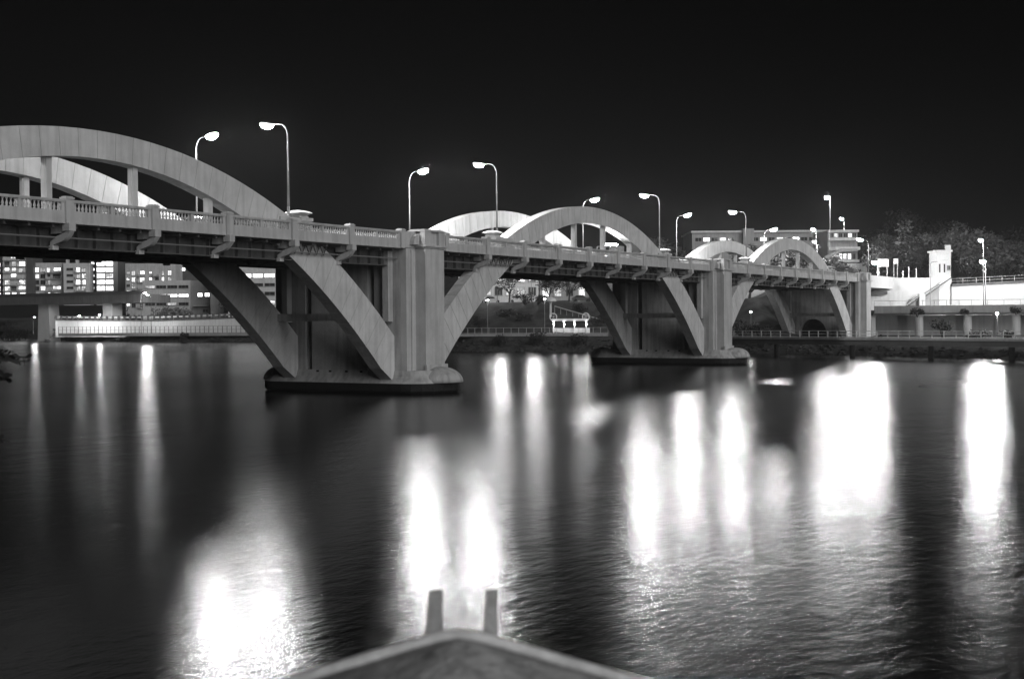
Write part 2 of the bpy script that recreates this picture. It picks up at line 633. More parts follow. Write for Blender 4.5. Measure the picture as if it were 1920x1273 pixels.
# bracket: S-shaped console from girder to parapet post, shared mesh
br = []
for i in range(13):
    s = i / 12
    y = 1.42 - 1.75 * s
    z = 11.05 + 0.95 * (s ** 1.7) + 0.10 * math.sin(s * math.pi * 2)
    br.append((y, z))
low = br
hi = [(y, min(12.437, z + 0.34 + 0.12 * math.sin(i / 12 * math.pi))) for i, (y, z) in enumerate(br)][::-1]
brk = MB().prism(low + hi, 'x', -0.2, 0.2)
brk.box(-0.27, 0.27, -0.36, 0.24, 12.02, 12.5)
brk.box(-0.24, 0.24, 1.15, 1.5, 10.9, 11.16)
brk.box(-0.07, 0.07, 0.2, 1.5, 11.9, 12.437)
brk_mesh = brk.mesh('bracket')
brk_mesh.materials.append(M['conc'])
post = MB().box(-0.29, 0.29, -0.16, 0.34, 12.5, 13.98).box(-0.34, 0.34, -0.21, 0.39, 13.98, 14.1).box(-0.26, 0.26, -0.13, 0.31, 14.1, 14.16)
post_mesh = post.mesh('parapet_post')
post_mesh.materials.append(M['conc'])
bal = MB()
prof = [(0.075, 13.27), (0.075, 13.315), (0.05, 13.34), (0.085, 13.42), (0.09, 13.47), (0.045, 13.6), (0.04, 13.68), (0.075, 13.72), (0.075, 13.79)]
bal.lathe(prof, 6)
bal_mesh = bal.mesh('baluster', True)
bal_mesh.materials.append(M['conc'])


def make_bay(far=False):
    hw = BAY / 2 - 0.29
    p = MB().box(-hw, hw, 0.0, 0.26, BOT + 0.1, 13.27)
    p.box(-hw, hw, -0.05, 0.3, BOT, BOT + 0.1)
    gw, mg = 3.0, (2 * hw - 6.0) / 3
    if far:
        p.box(-hw, hw, 0.0, 0.26, 13.27, 13.79)
    else:
        for a, b in ((-hw, -hw + mg), (-mg / 2, mg / 2), (hw - mg, hw)):
            p.box(a, b, 0.02, 0.24, 13.27, 13.79)
    r_ = MB().box(-hw, hw, -0.03, 0.29, 13.79, 13.86).box(-hw, hw, -0.06, 0.32, 13.86, TOP)
    xs = []
    for c in (-mg / 2 - gw / 2, mg / 2 + gw / 2):
        xs += [c - gw / 2 + (i + 0.5) * gw / 10 for i in range(10)]
    a, b = p.mesh('parapet_panel'), r_.mesh('parapet_rail')
    a.materials.append(M['conc'])
    b.materials.append(M['conc'])
    return a, b, xs


pan, rail, bxs = make_bay()
panf, railf, _ = make_bay(True)
rest = MB()
for sp in range(3):
    px0 = -L + L * sp + E0
    par = obj('parapet', MB().box(-L + L * sp + 2.95, L * sp - 2.95, 0.06, 0.2, BOT + 0.02, BOT + 0.08).mesh('parapet'), M['conc'], bridge)
    for k in range(10):
        obj('parapet_post', post_mesh, None, par, (px0 + k * BAY, 0, 0))
        if 0 < k < 9:
            obj('bracket', brk_mesh, None, bridge, (px0 + k * BAY, 0, 0))
    for k in range(9):
        c = px0 + (k + 0.5) * BAY
        obj('parapet_panel', pan, None, par, (c, 0, 0))
        obj('parapet_rail', rail, None, par, (c, 0, 0))
        for x in bxs:
            if (sp == 0 and k >= 3) or sp == 1:
                obj('baluster', bal_mesh, None, par, (c + x, 0.13, 0))
            else:
                rest.lathe(prof, 5, (c + x, 0.13, 0))
    fp = obj('far_parapet', MB().box(-L + L * sp + 2.95, L * sp - 2.95, 2 * YC - 0.2, 2 * YC - 0.06, BOT + 0.02, BOT + 0.08).mesh('far_parapet'), M['conc'], bridge)
    for k in range(10):
        obj('parapet_post', post_mesh, None, fp, (px0 + k * BAY, 2 * YC - 0.2, 0))
        if 0 < k < 9:
            o = obj('bracket', brk_mesh, None, bridge, (px0 + k * BAY, 2 * YC, 0))
            o.rotation_euler = (0, 0, math.pi)
    for k in range(9):
        c = px0 + (k + 0.5) * BAY
        obj('parapet_panel', panf, None, fp, (c, 2 * YC - 0.26, 0))
        obj('parapet_rail', railf, None, fp, (c, 2 * YC - 0.26, 0))
tag(rest.build('far_balusters', M['conc'], bridge), kind='stuff')

# lattice stiffening where the ribs pass the footway
for sp in range(3):
    for s in (-1, 1):
        cx = -L / 2 + L * sp + s * 21.3
        l = MB()
        for i in range(5):
            xa = cx - 2.2 + i * 0.9
            l.bar((xa, 1.0, 12.35), (xa + 0.45, 1.0, 11.55), 0.07)
            l.bar((xa + 0.45, 1.0, 11.55), (xa + 0.9, 1.0, 12.35), 0.07)
        l.build('lattice', M['steel'], bridge)


def stadium(hx, ya, yb, n=10):      # long in y with rounded ends
    pts = []
    for i in range(n + 1):
        a = math.pi + math.pi * i / n
        pts.append((hx * math.cos(a), ya + hx * math.sin(a) * 0.8))
    for i in range(n + 1):
        a = math.pi * i / n
        pts.append((hx * math.cos(a), yb + hx * math.sin(a) * 0.8))
    return pts


def loft(mb, rings):
    i, n = len(mb.v), len(rings[0])
    for r_ in rings:
        mb.v += [tuple(p) for p in r_]
    for k in range(len(rings) - 1):
        for j in range(n):
            m = (j + 1) % n
            mb.f.append((i + k * n + j, i + k * n + m, i + (k + 1) * n + m, i + (k + 1) * n + j))
    mb.f.append(tuple(i + (len(rings) - 1) * n + j for j in range(n)))
    mb.f.append(tuple(i + n - 1 - j for j in range(n)))
    return mb


for pn in range(4):
    X = -L + L * pn
    land = pn == 3
    zb = 1.9
    pier = MB()
    if land:
        arc = [(8.6 + 2.5 * math.cos(a), 3.35 + 2.5 * math.sin(a)) for a in [math.pi * i / 14 for i in range(15)]]
        pier.prism([(0.62, 0.6), (6.1, 0.6)] + arc[::-1][0:0] + [(6.1, 3.35)] + arc[::-1][1:-1] + [(11.1, 3.35), (11.1, 0.6), (2 * YC - 0.62, 0.6), (2 * YC - 0.62, 12.43), (0.62, 12.43)], 'x', -2.55, 2.55)
    else:
        pier.box(-1.5, 1.5, 3.4, 2 * YC - 3.4, 0.7, 12.43)
        pier.box(-2.9, 2.9, 4.1, 2 * YC - 4.1, 0.7, 12.43)
        pier.box(-2.9, 2.9, 0.62, 3.4, 0.7, 12.43).box(-2.9, 2.9, 2 * YC - 3.4, 2 * YC - 0.62, 0.7, 12.43)
    pw = pier.build('pier', M['pier'], bridge, loc=(X, 0, 0))
    if land:
        MB().box(-1.2, 2.4, 6.2, 11.0, 0.62, 5.75).build('passage_shade', M['dark'], pw)  # solid near-black block painting the shade within the arched opening
    else:
        hl = [MB().box(-0.1, 0.05, -0.14, 0.14, -0.12, 0.16).mesh('drain_hole')][0]
        hl.materials.append(M['dark'])  # dark boxes on the wall paint the shade of the holes
        for y in (1.6, 4.8, 6.4, 8.2, 9.6):
            obj('drain_hole', hl, None, pw, (-2.91, y, 1.75))
    for s in (-1, 1):
        st = MB().box(-0.4, 0.4, RY1, 2 * YC - RY1, 6.3, 6.95)
        st.build('portal_strut', M['pier'], pw, loc=(s * 5.3, 0, 0))
        for y in (1.35, 2 * YC - 1.95):
            MB().box(-0.35, 0.35, 0, 0.6, 6.2, 12.43).build('spandrel_column', M['pier'], pw, loc=(s * 3.35, y, 0))
    for side in (0, 1):
        py = obj('pylon', MB().box(-1.5, 1.5, -1.05, 0.0, zb, 12.55).box(-2.9, 2.9, 0.0, 0.6, zb - 0.5, 12.55)
                 .box(-1.7, 1.7, -1.25, -1.05, zb - 0.9, zb + 0.55).box(-2.25, -1.95, -0.12, 0.0, zb, 12.4).box(1.95, 2.25, -0.12, 0.0, zb, 12.4)
                 .mesh('pylon'), M['conc'], bridge, (X, 0, 0))
        c = MB()
        # cornice and cap block with a sunk niche on three sides
        c.box(-1.62, 1.62, -1.17, 0.3, 12.55, 12.66).box(-1.75, 1.75, -1.3, 0.3, 12.66, 12.82)
        c.box(-1.35, 1.35, -0.85, 0.6, 12.82, 14.0)
        for sx in (-1, 1):
            for (a, b) in ((-1.1, -0.62), (-0.05, 0.6)):
                xa, xb = sorted((sx * 1.35, sx * 1.6))
                c.box(xa, xb, a, b, 12.82, 14.0)
        for (a, b) in ((-1.349, -0.62), (0.62, 1.349)):
            c.box(a, b, -1.1, -0.85, 12.82, 14.0)
        c.box(-1.66, 1.66, -1.16, 0.66, 14.0, 14.1).box(-1.5, 1.5, -1.0, 0.5, 14.1, 14.2)
        c.build('pylon_cap', M['conc'], py)
        for sx in (-1, 1):
            wg = MB()
            xa, xb = sorted((sx * 1.62, sx * 3.2))
            wg.box(xa, xb, -0.1, 0.34, 12.56, 13.95)
            # curved scroll buttress beside the cap
            sc_ = [(sx * (1.62 + 0.9 * math.cos(t_)), 12.83 + 0.95 * math.sin(t_)) for t_ in [math.pi / 2 * i / 6 for i in range(7)]]
            wg.prism([(sx * 1.62, 12.83)] + sc_, 'y', -0.55, -0.098)
            wg.build('pylon_wing', M['conc'], py)
        if side == 1:
            py.location = (X, 2 * YC, 0)
            py.rotation_euler = (0, 0, math.pi)
    if not land:
        f = MB()
        na, nb = ((-0.85, 2.1) if pn == 2 else (-0.2, 0.0))      # the second river pier stands on a longer footing
        R = lambda hx, ya, yb, z: [(x, y, z) for x, y in stadium(hx, ya + na, yb + nb)]
        loft(f, [R(3.55, 0.4, 2 * YC - .4, 0.86), R(3.45, 0.45, 2 * YC - .45, 1.0), R(3.1, 0.6, 2 * YC - .6, 1.45), R(2.95, 0.7, 2 * YC - .7, 1.95)])
        ft_ = f.build('footing', M['pier'], bridge, loc=(X, 0, 0))
        f = MB()
        loft(f, [R(3.2, 0.5, 2 * YC - .5, -3), R(3.3, 0.45, 2 * YC - .45, -0.1), R(3.45, 0.42, 2 * YC - .42, 0.05), R(3.62, 0.35, 2 * YC - .35, 0.2), R(3.64, 0.35, 2 * YC - .35, 0.857)])
        f.build('tidal_band', M['tide'], ft_)
        for s in (0, 1):
            d = MB()
            rings = []
            for i in range(7):
                a = math.pi / 2 * i / 6
                rr = max(0.02, math.cos(a))
                rings.append([(2.1 * rr * math.cos(t_), 1.9 * rr * math.sin(t_), 0.9 + 1.35 * math.sin(a)) for t_ in [2 * math.pi * j / 18 for j in range(18)]])
            loft(d, rings)
            o = d.build('cutwater_dome', M['pier'], ft_, smooth=True, loc=(0, (-1.45 + na * .8) if s == 0 else 2 * YC + 1.45 + nb * .8, 0))

# approach span on the city side
ap = MB().box(L * 2 + 2.9, L * 2 + 34, 0.2, 2 * YC - 0.2, 12.2, 12.82)
ap.build('approach_deck', M['soffit'], bridge)
MB().box(L * 2 + 3.2, L * 2 + 34, -0.05, 0.25, 11.6, 13.9).build('approach_parapet', M['white'], bridge)
MB().box(L * 2 + 3.2, L * 2 + 34, 2 * YC - 0.25, 2 * YC + 0.05, 11.6, 13.9).build('approach_parapet', M['white'], bridge)
MB().box(L * 2 + 2.9, L * 2 + 34, 3, 2 * YC - 3, 12.824, 12.86).build('roadway', M['deck'], bridge)

# ------------------------------------------------------------------ lamps
def lens_mesh(r1, r2, dep, m):
    t = MB()
    n = 8
    rings = []
    for k, (f, z) in enumerate(((1.0, 0), (0.85, -dep * 0.6), (0.35, -dep))):
        rings.append([(r1 * f * math.cos(2 * math.pi * j / n), r2 * f * math.sin(2 * math.pi * j / n), z) for j in range(n)])
    loft(t, rings[::-1])
    me = t.mesh('lens')
    me.materials.append(m)
    return me


LENS = lens_mesh(0.6, 0.4, 0.34, M['lamp'])
LENS2 = lens_mesh(0.7, 0.55, 0.45, M['lamp2'])
LENS5 = lens_mesh(0.42, 0.2, 0.16, M['lamp5'])
LENS3 = lens_mesh(0.3, 0.16, 0.12, M['lamp3'])


def street_lamp(label, base, h, ang, arm=2.0, tilt=9, lens=LENS, group='road lamps', name='street_lamp', rb=0.11):
    root = thing(name, label, 'street lamp', base, ang, group)
    MB().lathe([(0.22, 0), (0.22, 0.25), (rb, 0.3), (rb, 0.9)], 8).build('base', M['pole'], root)
    pts = [(0, 0, 0.85), (0, 0, h * 0.5), (0, 0, h - 1.3)]
    rs = [rb * 0.9, rb * 0.65, rb * 0.48]
    for i in range(1, 7):
        a = math.pi / 2 * i / 6
        pts.append((0.75 - 0.75 * math.cos(a), 0, h - 1.3 + 1.05 * math.sin(a)))
        rs.append(rb * 0.42)
    pts.append((arm - 0.45, 0, h - 0.25 + 0.1))
    rs.append(rb * 0.36)
    MB().tube(pts, rs, 8).build('pole', M['pole'], root, smooth=True)
    hd = MB()
    rings = []
    for x, wy, zz in ((-0.75, 0.07, 0.05), (-0.5, 0.22, 0.1), (0.05, 0.42, 0.18), (0.45, 0.34, 0.14), (0.68, 0.1, 0.04)):
        rings.append([(x, wy * math.cos(a), max(0, zz * math.sin(a))) for a in [2 * math.pi * j / 10 for j in range(10)]])
    loft(hd, rings)
    head = hd.build('lamp_head', M['housing'], root, smooth=True, loc=(arm, 0, h - 0.15))
    head.rotation_euler = (0, math.radians(-tilt), 0)
    obj('lens', lens, None, head, (0.05, 0, -0.012))
    return root


names_n = ['right foot of the nearest arch', 'left foot of the middle arch', 'right foot of the middle arch', 'left foot of the farthest arch']
LX = [-16.3, 15.9, 56.3, 88.0]
for i, x in enumerate(LX):
    street_lamp('near-side lamp on a tall slim pole at the ' + names_n[i], (x, 1.9, 14.35), 7.6, math.pi / 2, 2.0, 9)
names_f = ['far-side bridge lamp glowing behind the nearest arch', 'far-side bridge lamp glowing above the near pylon', 'far-side bridge lamp glowing over the crown of the middle arch', 'far-side bridge lamp just right of the middle arch', 'far-side bridge lamp behind the crown of the farthest arch']
for i, x in enumerate([-14.6, 16.9, 57.0, 88.4, 128.3]):
    street_lamp(names_f[i], (x, 13.0, 12.84), 9.0, -math.pi / 2, 1.7, 12)
street_lamp('bridge lamp out past the left edge, near side of the first arch', (-57.0, 1.9, 14.35), 7.6, math.pi / 2, 2.0, 9)
street_lamp('bridge lamp out past the left edge, far side of the first arch', (-57.0, 13.3, 12.84), 9.0, -math.pi / 2, 1.7, 12)

exec_late = []

# ------------------------------------------------------------------ generic builders: trees, railings, buildings
def leaf_cloud(mb, rg, blobs, n, size):
    tot = sum(b[1] ** 2 for b in blobs)
    for c, r_ in blobs:
        for _ in range(int(n * r_ * r_ / tot)):
            d = Vector((rg.gauss(0, 1), rg.gauss(0, 1), rg.gauss(0, 1))).normalized()
            p = Vector(c) + Vector((d.x, d.y, d.z * 0.8)) * r_ * rg.uniform(0.55, 1.08)
            a = Vector((rg.gauss(0, 1), rg.gauss(0, 1), rg.gauss(0, 0.6))).normalized()
            b = a.cross(d + Vector((0.01, 0.02, 0.4))).normalized()
            s = size * rg.uniform(0.6, 1.4)
            mb.poly([p - a * s, p - b * s * 0.45, p + a * s, p + b * s * 0.45])


def tree(name, label, base, h, cr, seed, leaf='leaf', n=1100, size=0.34, group=None, sparse=False, trunk_h=0.38):
    rg = random.Random(seed)
    root = thing(name, label, 'tree', base, 0, group)
    tr = MB()
    th = h * trunk_h
    r0 = 0.028 * h
    lean = (rg.uniform(-.04, .04) * h, rg.uniform(-.04, .04) * h)
    tr.tube([(0, 0, -0.6), (lean[0] * .4, lean[1] * .4, th * 0.5), (lean[0], lean[1], th)], [r0 * 1.3, r0, r0 * 0.75], 7)
    blobs = []
    k = 7 if not sparse else 5
    for i in range(k):
        a = 2 * math.pi * (i + rg.uniform(-.3, .3)) / k
        rr = cr * rg.uniform(0.35, 0.75)
        e = Vector((lean[0] + rr * math.cos(a), lean[1] + rr * math.sin(a), th + (h - th) * rg.uniform(0.3, 0.85)))
        mid = Vector((lean[0], lean[1], th)).lerp(e, 0.5) + Vector((0, 0, -0.06 * h * rg.random()))
        tr.tube([(lean[0], lean[1], th * 0.9), mid, e], [r0 * 0.55, r0 * 0.35, r0 * 0.12], 5)
        blobs.append((e, cr * rg.uniform(0.36, 0.55)))
        for q in range(2):
            e2 = e + Vector((rg.gauss(0, .3), rg.gauss(0, .3), rg.gauss(0.1, .2))) * cr
            tr.tube([mid, e2], [r0 * 0.2, r0 * 0.06], 4)
            blobs.append((e2, cr * rg.uniform(0.2, 0.36)))
    blobs.append((Vector((lean[0], lean[1], h - cr * 0.45)), cr * 0.5))
    tr.build('trunk', M['bark'], root, smooth=True)
    lf = MB()
    leaf_cloud(lf, rg, blobs, n, size)
    lf.build('crown', M[leaf], root)
    return root


def shrub(name, label, base, r_, h, seed, leaf='leafd', n=350, size=0.25, group=None):
    rg = random.Random(seed)
    root = thing(name, label, 'shrub', base, 0, group)
    st = MB()
    blobs = []
    for i in range(5):
        a = rg.uniform(0, 6.28)
        e = Vector((math.cos(a) * r_ * rg.uniform(.2, .7), math.sin(a) * r_ * rg.uniform(.2, .7), h * rg.uniform(.45, .85)))
        st.tube([(0, 0, -0.3), e * 0.5 + Vector((0, 0, .1)), e], [0.05 * h, 0.03 * h, 0.012 * h], 5)
        blobs.append((e, r_ * rg.uniform(.35, .55)))
    st.build('stem', M['bark'], root)
    lf = MB()
    leaf_cloud(lf, rg, blobs, n, size)
    lf.build('foliage', M[leaf], root)
    return root


def railing(name, label, pts, h, pitch, rails, mt, rad=0.04, group=None, posts_r=None, cat='railing'):
    pts = [Vector(p) for p in pts]
    root = thing(name, label, cat, pts[0], 0, group)
    o0 = pts[0]
    pr_ = posts_r or rad
    pm = MB().box(-pr_, pr_, -pr_, pr_, -0.15, h).mesh('post')
    pm.materials.append(mt)
    for a, b in zip(pts, pts[1:]):
        n = max(1, round((b - a).length / pitch))
        for k in range(n + (1 if b is pts[-1] else 0)):
            obj('post', pm, None, root, a.lerp(b, k / n) - o0)
        d = (b - a)
    for fz in rails:
        r_ = MB()
        r_.tube([p - o0 + Vector((0, 0, h * fz)) for p in pts], rad, 5)
        r_.build('rail', mt, root)
    return root


RZ = -YAW      # local x runs to the viewer's right, local -y faces the viewer


def block(name, label, x0, x1, yt, yb, D, depth, mt, rot=0, cat='building', group=None, zbase=None):
    """A building whose front spans picture columns x0..x1 at distance D: real width, height and depth in metres."""
    a = P(x0, yb, D)
    wd = (x1 - x0) * D / FPX
    zt_ = P((x0 + x1) / 2, yt, D).z
    zb_ = P((x0 + x1) / 2, yb, D).z if zbase is None else zbase
    root = thing(name, label, cat, (a.x, a.y, zb_), RZ + rot, group)
    MB().box(0, wd, 0, depth, -3, zt_ - zb_).build('wall', mt, root)
    return root, wd, zt_ - zb_


_wcache = {}


def window(root, x, z, wd, h, pane, y=-0.04, frame='frame', mull=1, name='window'):
    """Frame ring with a recessed pane behind it (shared meshes)."""
    key = (round(wd, 2), round(h, 2), frame, mull)
    if key not in _wcache:
        f = MB()
        t_ = 0.12
        f.box(0, wd, -0.1, 0.02, 0, t_).box(0, wd, -0.1, 0.02, h - t_, h).box(0, t_, -0.1, 0.02, t_, h - t_).box(wd - t_, wd, -0.1, 0.02, t_, h - t_)
        for k in range(1, mull + 1):
            xx = wd * k / (mull + 1)
            f.box(xx - 0.04, xx + 0.04, -0.09, 0.02, t_, h - t_)
        f.box(-0.08, wd + 0.08, -0.22, 0.0, -0.1, -0.002)
        fm = f.mesh('window')
        fm.materials.append(M[frame])
        _wcache[key] = fm
    o = obj(name, _wcache[key], None, root, (x, y, z))
    pk = (round(wd, 2), round(h, 2), pane)
    if pk not in _wcache:
        pm = MB().box(0.1, wd - 0.1, -0.03, 0.0, 0.1, h - 0.1).mesh('pane')
        pm.materials.append(M[pane])
        _wcache[pk] = pm
    obj('pane', _wcache[pk], None, o)
    return o


def balcony(root, x, z, wd, out=1.3, mt='plaster', solid=True):
    key = ('bal', round(wd, 2), out, mt, solid)
    if key not in _wcache:
        b = MB().box(0, wd, -out, -0.01, -0.16, 0.0)
        if solid:
            b.box(0, wd, -out, -out + 0.12, 0.0, 0.85)
        else:
            b.box(0, wd, -out, -out + 0.05, 0.85, 0.95)
            for k in range(int(wd / 0.5) + 1):
                b.box(k * 0.5 - 0.02 + 0.03, k * 0.5 + 0.05, -out, -out + 0.05, 0, 0.85)
        b.box(0, 0.14, -out + 0.12, -0.01, 0, 0.85).box(wd - 0.14, wd, -out + 0.12, -0.01, 0, 0.85)
        m_ = b.mesh('balcony')
        m_.materials.append(M[mt])
        _wcache[key] = m_
    return obj('balcony', _wcache[key], None, root, (x, 0, z))


def pick(rg, wts):
    r_ = rg.random() * sum(w_ for _, w_ in wts)
    for k, w_ in wts:
        r_ -= w_
        if r_ <= 0:
            return k
    return wts[-1][0]


LIT = [('win_a', 0.3), ('win_b', 0.35), ('win_c', 0.25), ('glass', 0.12)]


def flats(root, wd, h, cols, fl=2.85, seed=1, z0=0.6, bal=True, lit=LIT, solid=True, mt='plaster'):
    rg = random.Random(seed)
    n = int((h - z0 - 0.4) / fl)
    for i in range(n):
        z = z0 + i * fl
        for (a, b, kind) in cols:
            xa, w2 = a * wd, (b - a) * wd
            if kind == 'b':
                nr = max(1, round(w2 / 3.2))
                for q in range(nr):
                    if rg.random() < 0.9:
                        sh_ = rg.choice((0.0, 0.25, 0.45))
                        window(root, xa + w2 * q / nr + 0.2 + sh_, z + 0.12, w2 / nr - 0.5 - sh_, 2.15, pick(rg, lit), mull=rg.choice((0, 1, 2)))
                balcony(root, xa, z, w2, 1.3, mt, rg.random() < 0.3)
            elif kind == 'w':
                window(root, xa, z + 0.9, w2, 1.15, pick(rg, lit), mull=1)
            elif kind == 'f':
                window(root, xa, z + 0.2, w2, 2.1, pick(rg, lit), mull=1)


# ------------------------------------------------------------------ left bank, beyond the bridge
D1 = 600
r_, wd, h = block('apartment_block', 'tall apartment block at the left edge with stacked lit balconies', 6, 50, 462, 560, D1, 14, M['plaster'], 0.05)
flats(r_, wd, h, [(0.03, 0.60, 'b'), (0.64, 0.98, 'b')], 2.78, 3, lit=[('win_a', .25), ('win_b', .4), ('win_c', .3), ('glass', .15)])
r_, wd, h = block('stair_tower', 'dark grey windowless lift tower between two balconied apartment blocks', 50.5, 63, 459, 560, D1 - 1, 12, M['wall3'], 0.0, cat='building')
r_, wd, h = block('apartment_block', 'mid-height apartment block with four bays of small dim balconies', 63.5, 118, 493, 560, D1 + 2, 14, M['plaster'], -0.05)
flats(r_, wd, h, [(0.02, 0.2, 'f'), (0.24, 0.42, 'f'), (0.45, 0.62, 'b'), (0.66, 0.98, 'b')], 2.78, 9, lit=[('win_a', .18), ('win_b', .2), ('win_c', .35), ('glass', .4)])
r_, wd, h = block('apartment_block', 'pale slab of flats with one column of small windows and one of balconies', 119.5, 168, 493.5, 560, D1 - 4, 13, M['wall'], 0.04)
flats(r_, wd, h, [(0.12, 0.38, 'w')], 2.78, 5, lit=[('win_c', .3), ('glass', .6)])
flats(r_, wd, h, [(0.46, 0.88, 'b')], 2.78, 6, lit=[('win_a', .35), ('win_b', .35), ('win_c', .3)])
for k, xx in enumerate((0.05, 0.42)):
    MB().box(wd * xx, wd * xx + 1.1, 2, 4, h, h + 2.0).build('chimney', M['wall'], r_)
r_, wd, h = block('apartment_block', 'narrow dark block with a single column of small lit windows', 169, 180, 486, 560, D1 + 3, 12, M['wall3'], 0.0)
flats(r_, wd, h, [(0.25, 0.85, 'w')], 2.78, 8, lit=[('win_a', .5), ('win_b', .4)])
r_, wd, h = block('apartment_block', 'apartment block with the widest, brightest picture windows', 181, 214, 478, 560, D1 - 2, 14, M['plaster'], 0.0)
flats(r_, wd, h, [(0.03, 0.5, 'f'), (0.53, 0.97, 'f')], 2.78, 12, lit=[('win_a', .55), ('win_o', .15), ('win_b', .2), ('win_c', .1)])
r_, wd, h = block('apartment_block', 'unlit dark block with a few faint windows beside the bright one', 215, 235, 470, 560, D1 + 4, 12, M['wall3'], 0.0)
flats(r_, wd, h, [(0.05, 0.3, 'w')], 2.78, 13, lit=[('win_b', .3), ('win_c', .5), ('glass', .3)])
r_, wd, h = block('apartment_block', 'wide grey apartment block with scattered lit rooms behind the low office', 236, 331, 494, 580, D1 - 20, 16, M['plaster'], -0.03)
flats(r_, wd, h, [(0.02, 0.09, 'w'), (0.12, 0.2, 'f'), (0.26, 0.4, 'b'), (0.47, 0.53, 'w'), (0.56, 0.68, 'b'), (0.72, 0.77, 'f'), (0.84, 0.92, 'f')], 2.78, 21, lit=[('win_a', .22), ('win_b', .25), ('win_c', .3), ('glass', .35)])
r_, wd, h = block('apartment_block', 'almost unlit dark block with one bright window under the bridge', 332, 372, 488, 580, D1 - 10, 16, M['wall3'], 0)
window(r_, wd * 0.25, h * 0.78, 1.5, 1.5, 'win_o')
r_, wd, h = block('apartment_block', 'far block of flats cut off by the left edge', -40, 4, 480, 560, D1 + 20, 14, M['wall3'], 0.02)
flats(r_, wd, h, [(0.5, 0.74, 'b'), (0.76, 0.98, 'b')], 2.78, 31)

# low office with ribbon windows
D2 = 500
r_, wd, h = block('office_building', 'low pale office with long ribbon windows behind round trees', 268, 357, 526, 592, D2, 18, M['wall'], 0.0)
sc1 = D2 / FPX
for (ya, yb, panes) in ((541, 535, ['win_c', 'glass', 'glass', 'glass']), (557.5, 551.5, ['win_o'] * 4), (573, 567, ['glass', 'glass', 'win_c', 'glass'])):
    zz = (592 - ya) * sc1
    hh = (ya - yb) * sc1
    for k in range(4):
        window(r_, wd * (0.05 + 0.235 * k), zz, wd * 0.215, hh, panes[k], mull=2)
r_, wd, h = block('office_wing', 'grey office wing with two lit windows beside the white wall', 357.5, 394.5, 526, 592, D2 + 1, 14, M['wall2'], 0.0)
for x_ in (0.36, 0.72):
    window(r_, wd * x_, (592 - 556.5) * sc1, wd * 0.26, 1.5, 'win_o')
MB().box(wd * 0.2, wd * 0.98, -2.2, -0.05, 3.6, 3.9).build('canopy', M['wall'], r_)
window(r_, wd * 0.6, 1.2, wd * 0.3, 1.3, 'glass')
r_, wd, h = block('blank_wall_block', 'tall blank white end wall beside the leaning bridge leg', 395, 420, 500, 600, D2 - 8, 10, M['wall'], 0.0)
r_, wd, h = block('office_building', 'pale office with bright ribbon windows framed between the two bridge legs', 428, 519, 497, 596, D2 - 30, 18, M['wall'], 0.03)
s2 = (D2 - 30) / FPX
for (ya, yb, pn) in ((521, 513, 'win_o'), (537.5, 531, 'glass'), (554.5, 547, 'glass'), (572, 564, 'win_b')):
    for k in range(4):
        window(r_, wd * (0.03 + 0.24 * k), (596 - ya) * s2, wd * 0.215, (ya - yb) * s2, pn, mull=1)

# expressway viaduct
D3 = 430
a, b = P(-160, 563, D3 + 45), P(255, 563, D3 - 22)
v = thing('road_viaduct', 'concrete road viaduct on tapered piers crossing behind the bridge at far left', 'viaduct', (0, 0, 0))
zt1, zb1 = P(60, 556, D3).z, P(60, 571, D3).z
dr = (b - a).normalized()
dr.z = 0
back = Vector((-dr.y, dr.x, 0)).normalized() * 11
A, B = Vector((a.x, a.y, 0)), Vector((b.x, b.y, 0))
Z = Vector((0, 0, 1))
B2 = B + dr * 3
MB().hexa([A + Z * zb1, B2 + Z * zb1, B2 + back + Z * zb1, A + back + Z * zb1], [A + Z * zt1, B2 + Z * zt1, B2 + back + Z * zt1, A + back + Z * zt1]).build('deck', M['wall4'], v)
up_ = back.normalized()
MB().hexa([A + Z * zt1, B2 + Z * zt1, B2 + up_ * 0.3 + Z * zt1, A + up_ * 0.3 + Z * zt1], [A + Z * (zt1 + 1.1), B2 + Z * (zt1 + 1.1), B2 + up_ * 0.3 + Z * (zt1 + 1.1), A + up_ * 0.3 + Z * (zt1 + 1.1)]).build('barrier', M['wall3'], v)
for px, wtop, wbot in ((87, 30, 39), (199, 26, 27)):
    tt = (px + 160) / 415
    c = A.lerp(B, tt) + up_ * 4
    D_ = UD(c)[1]
    hw, hb = wtop * D_ / FPX / 2, wbot * D_ / FPX / 2
    q = lambda hh_, z: [c - dr * hh_ - up_ * 2 + Z * z, c + dr * hh_ - up_ * 2 + Z * z, c + dr * hh_ + up_ * 2 + Z * z, c - dr * hh_ + up_ * 2 + Z * z]
    gz = ground(*UD(c))
    MB().hexa(q(hb, min(gz, 2.0) - 0.5), q(hw, zb1 - 0.003)).build('pier', M['white'], v)  # concrete coloured white to stand for lamplight falling on the pier

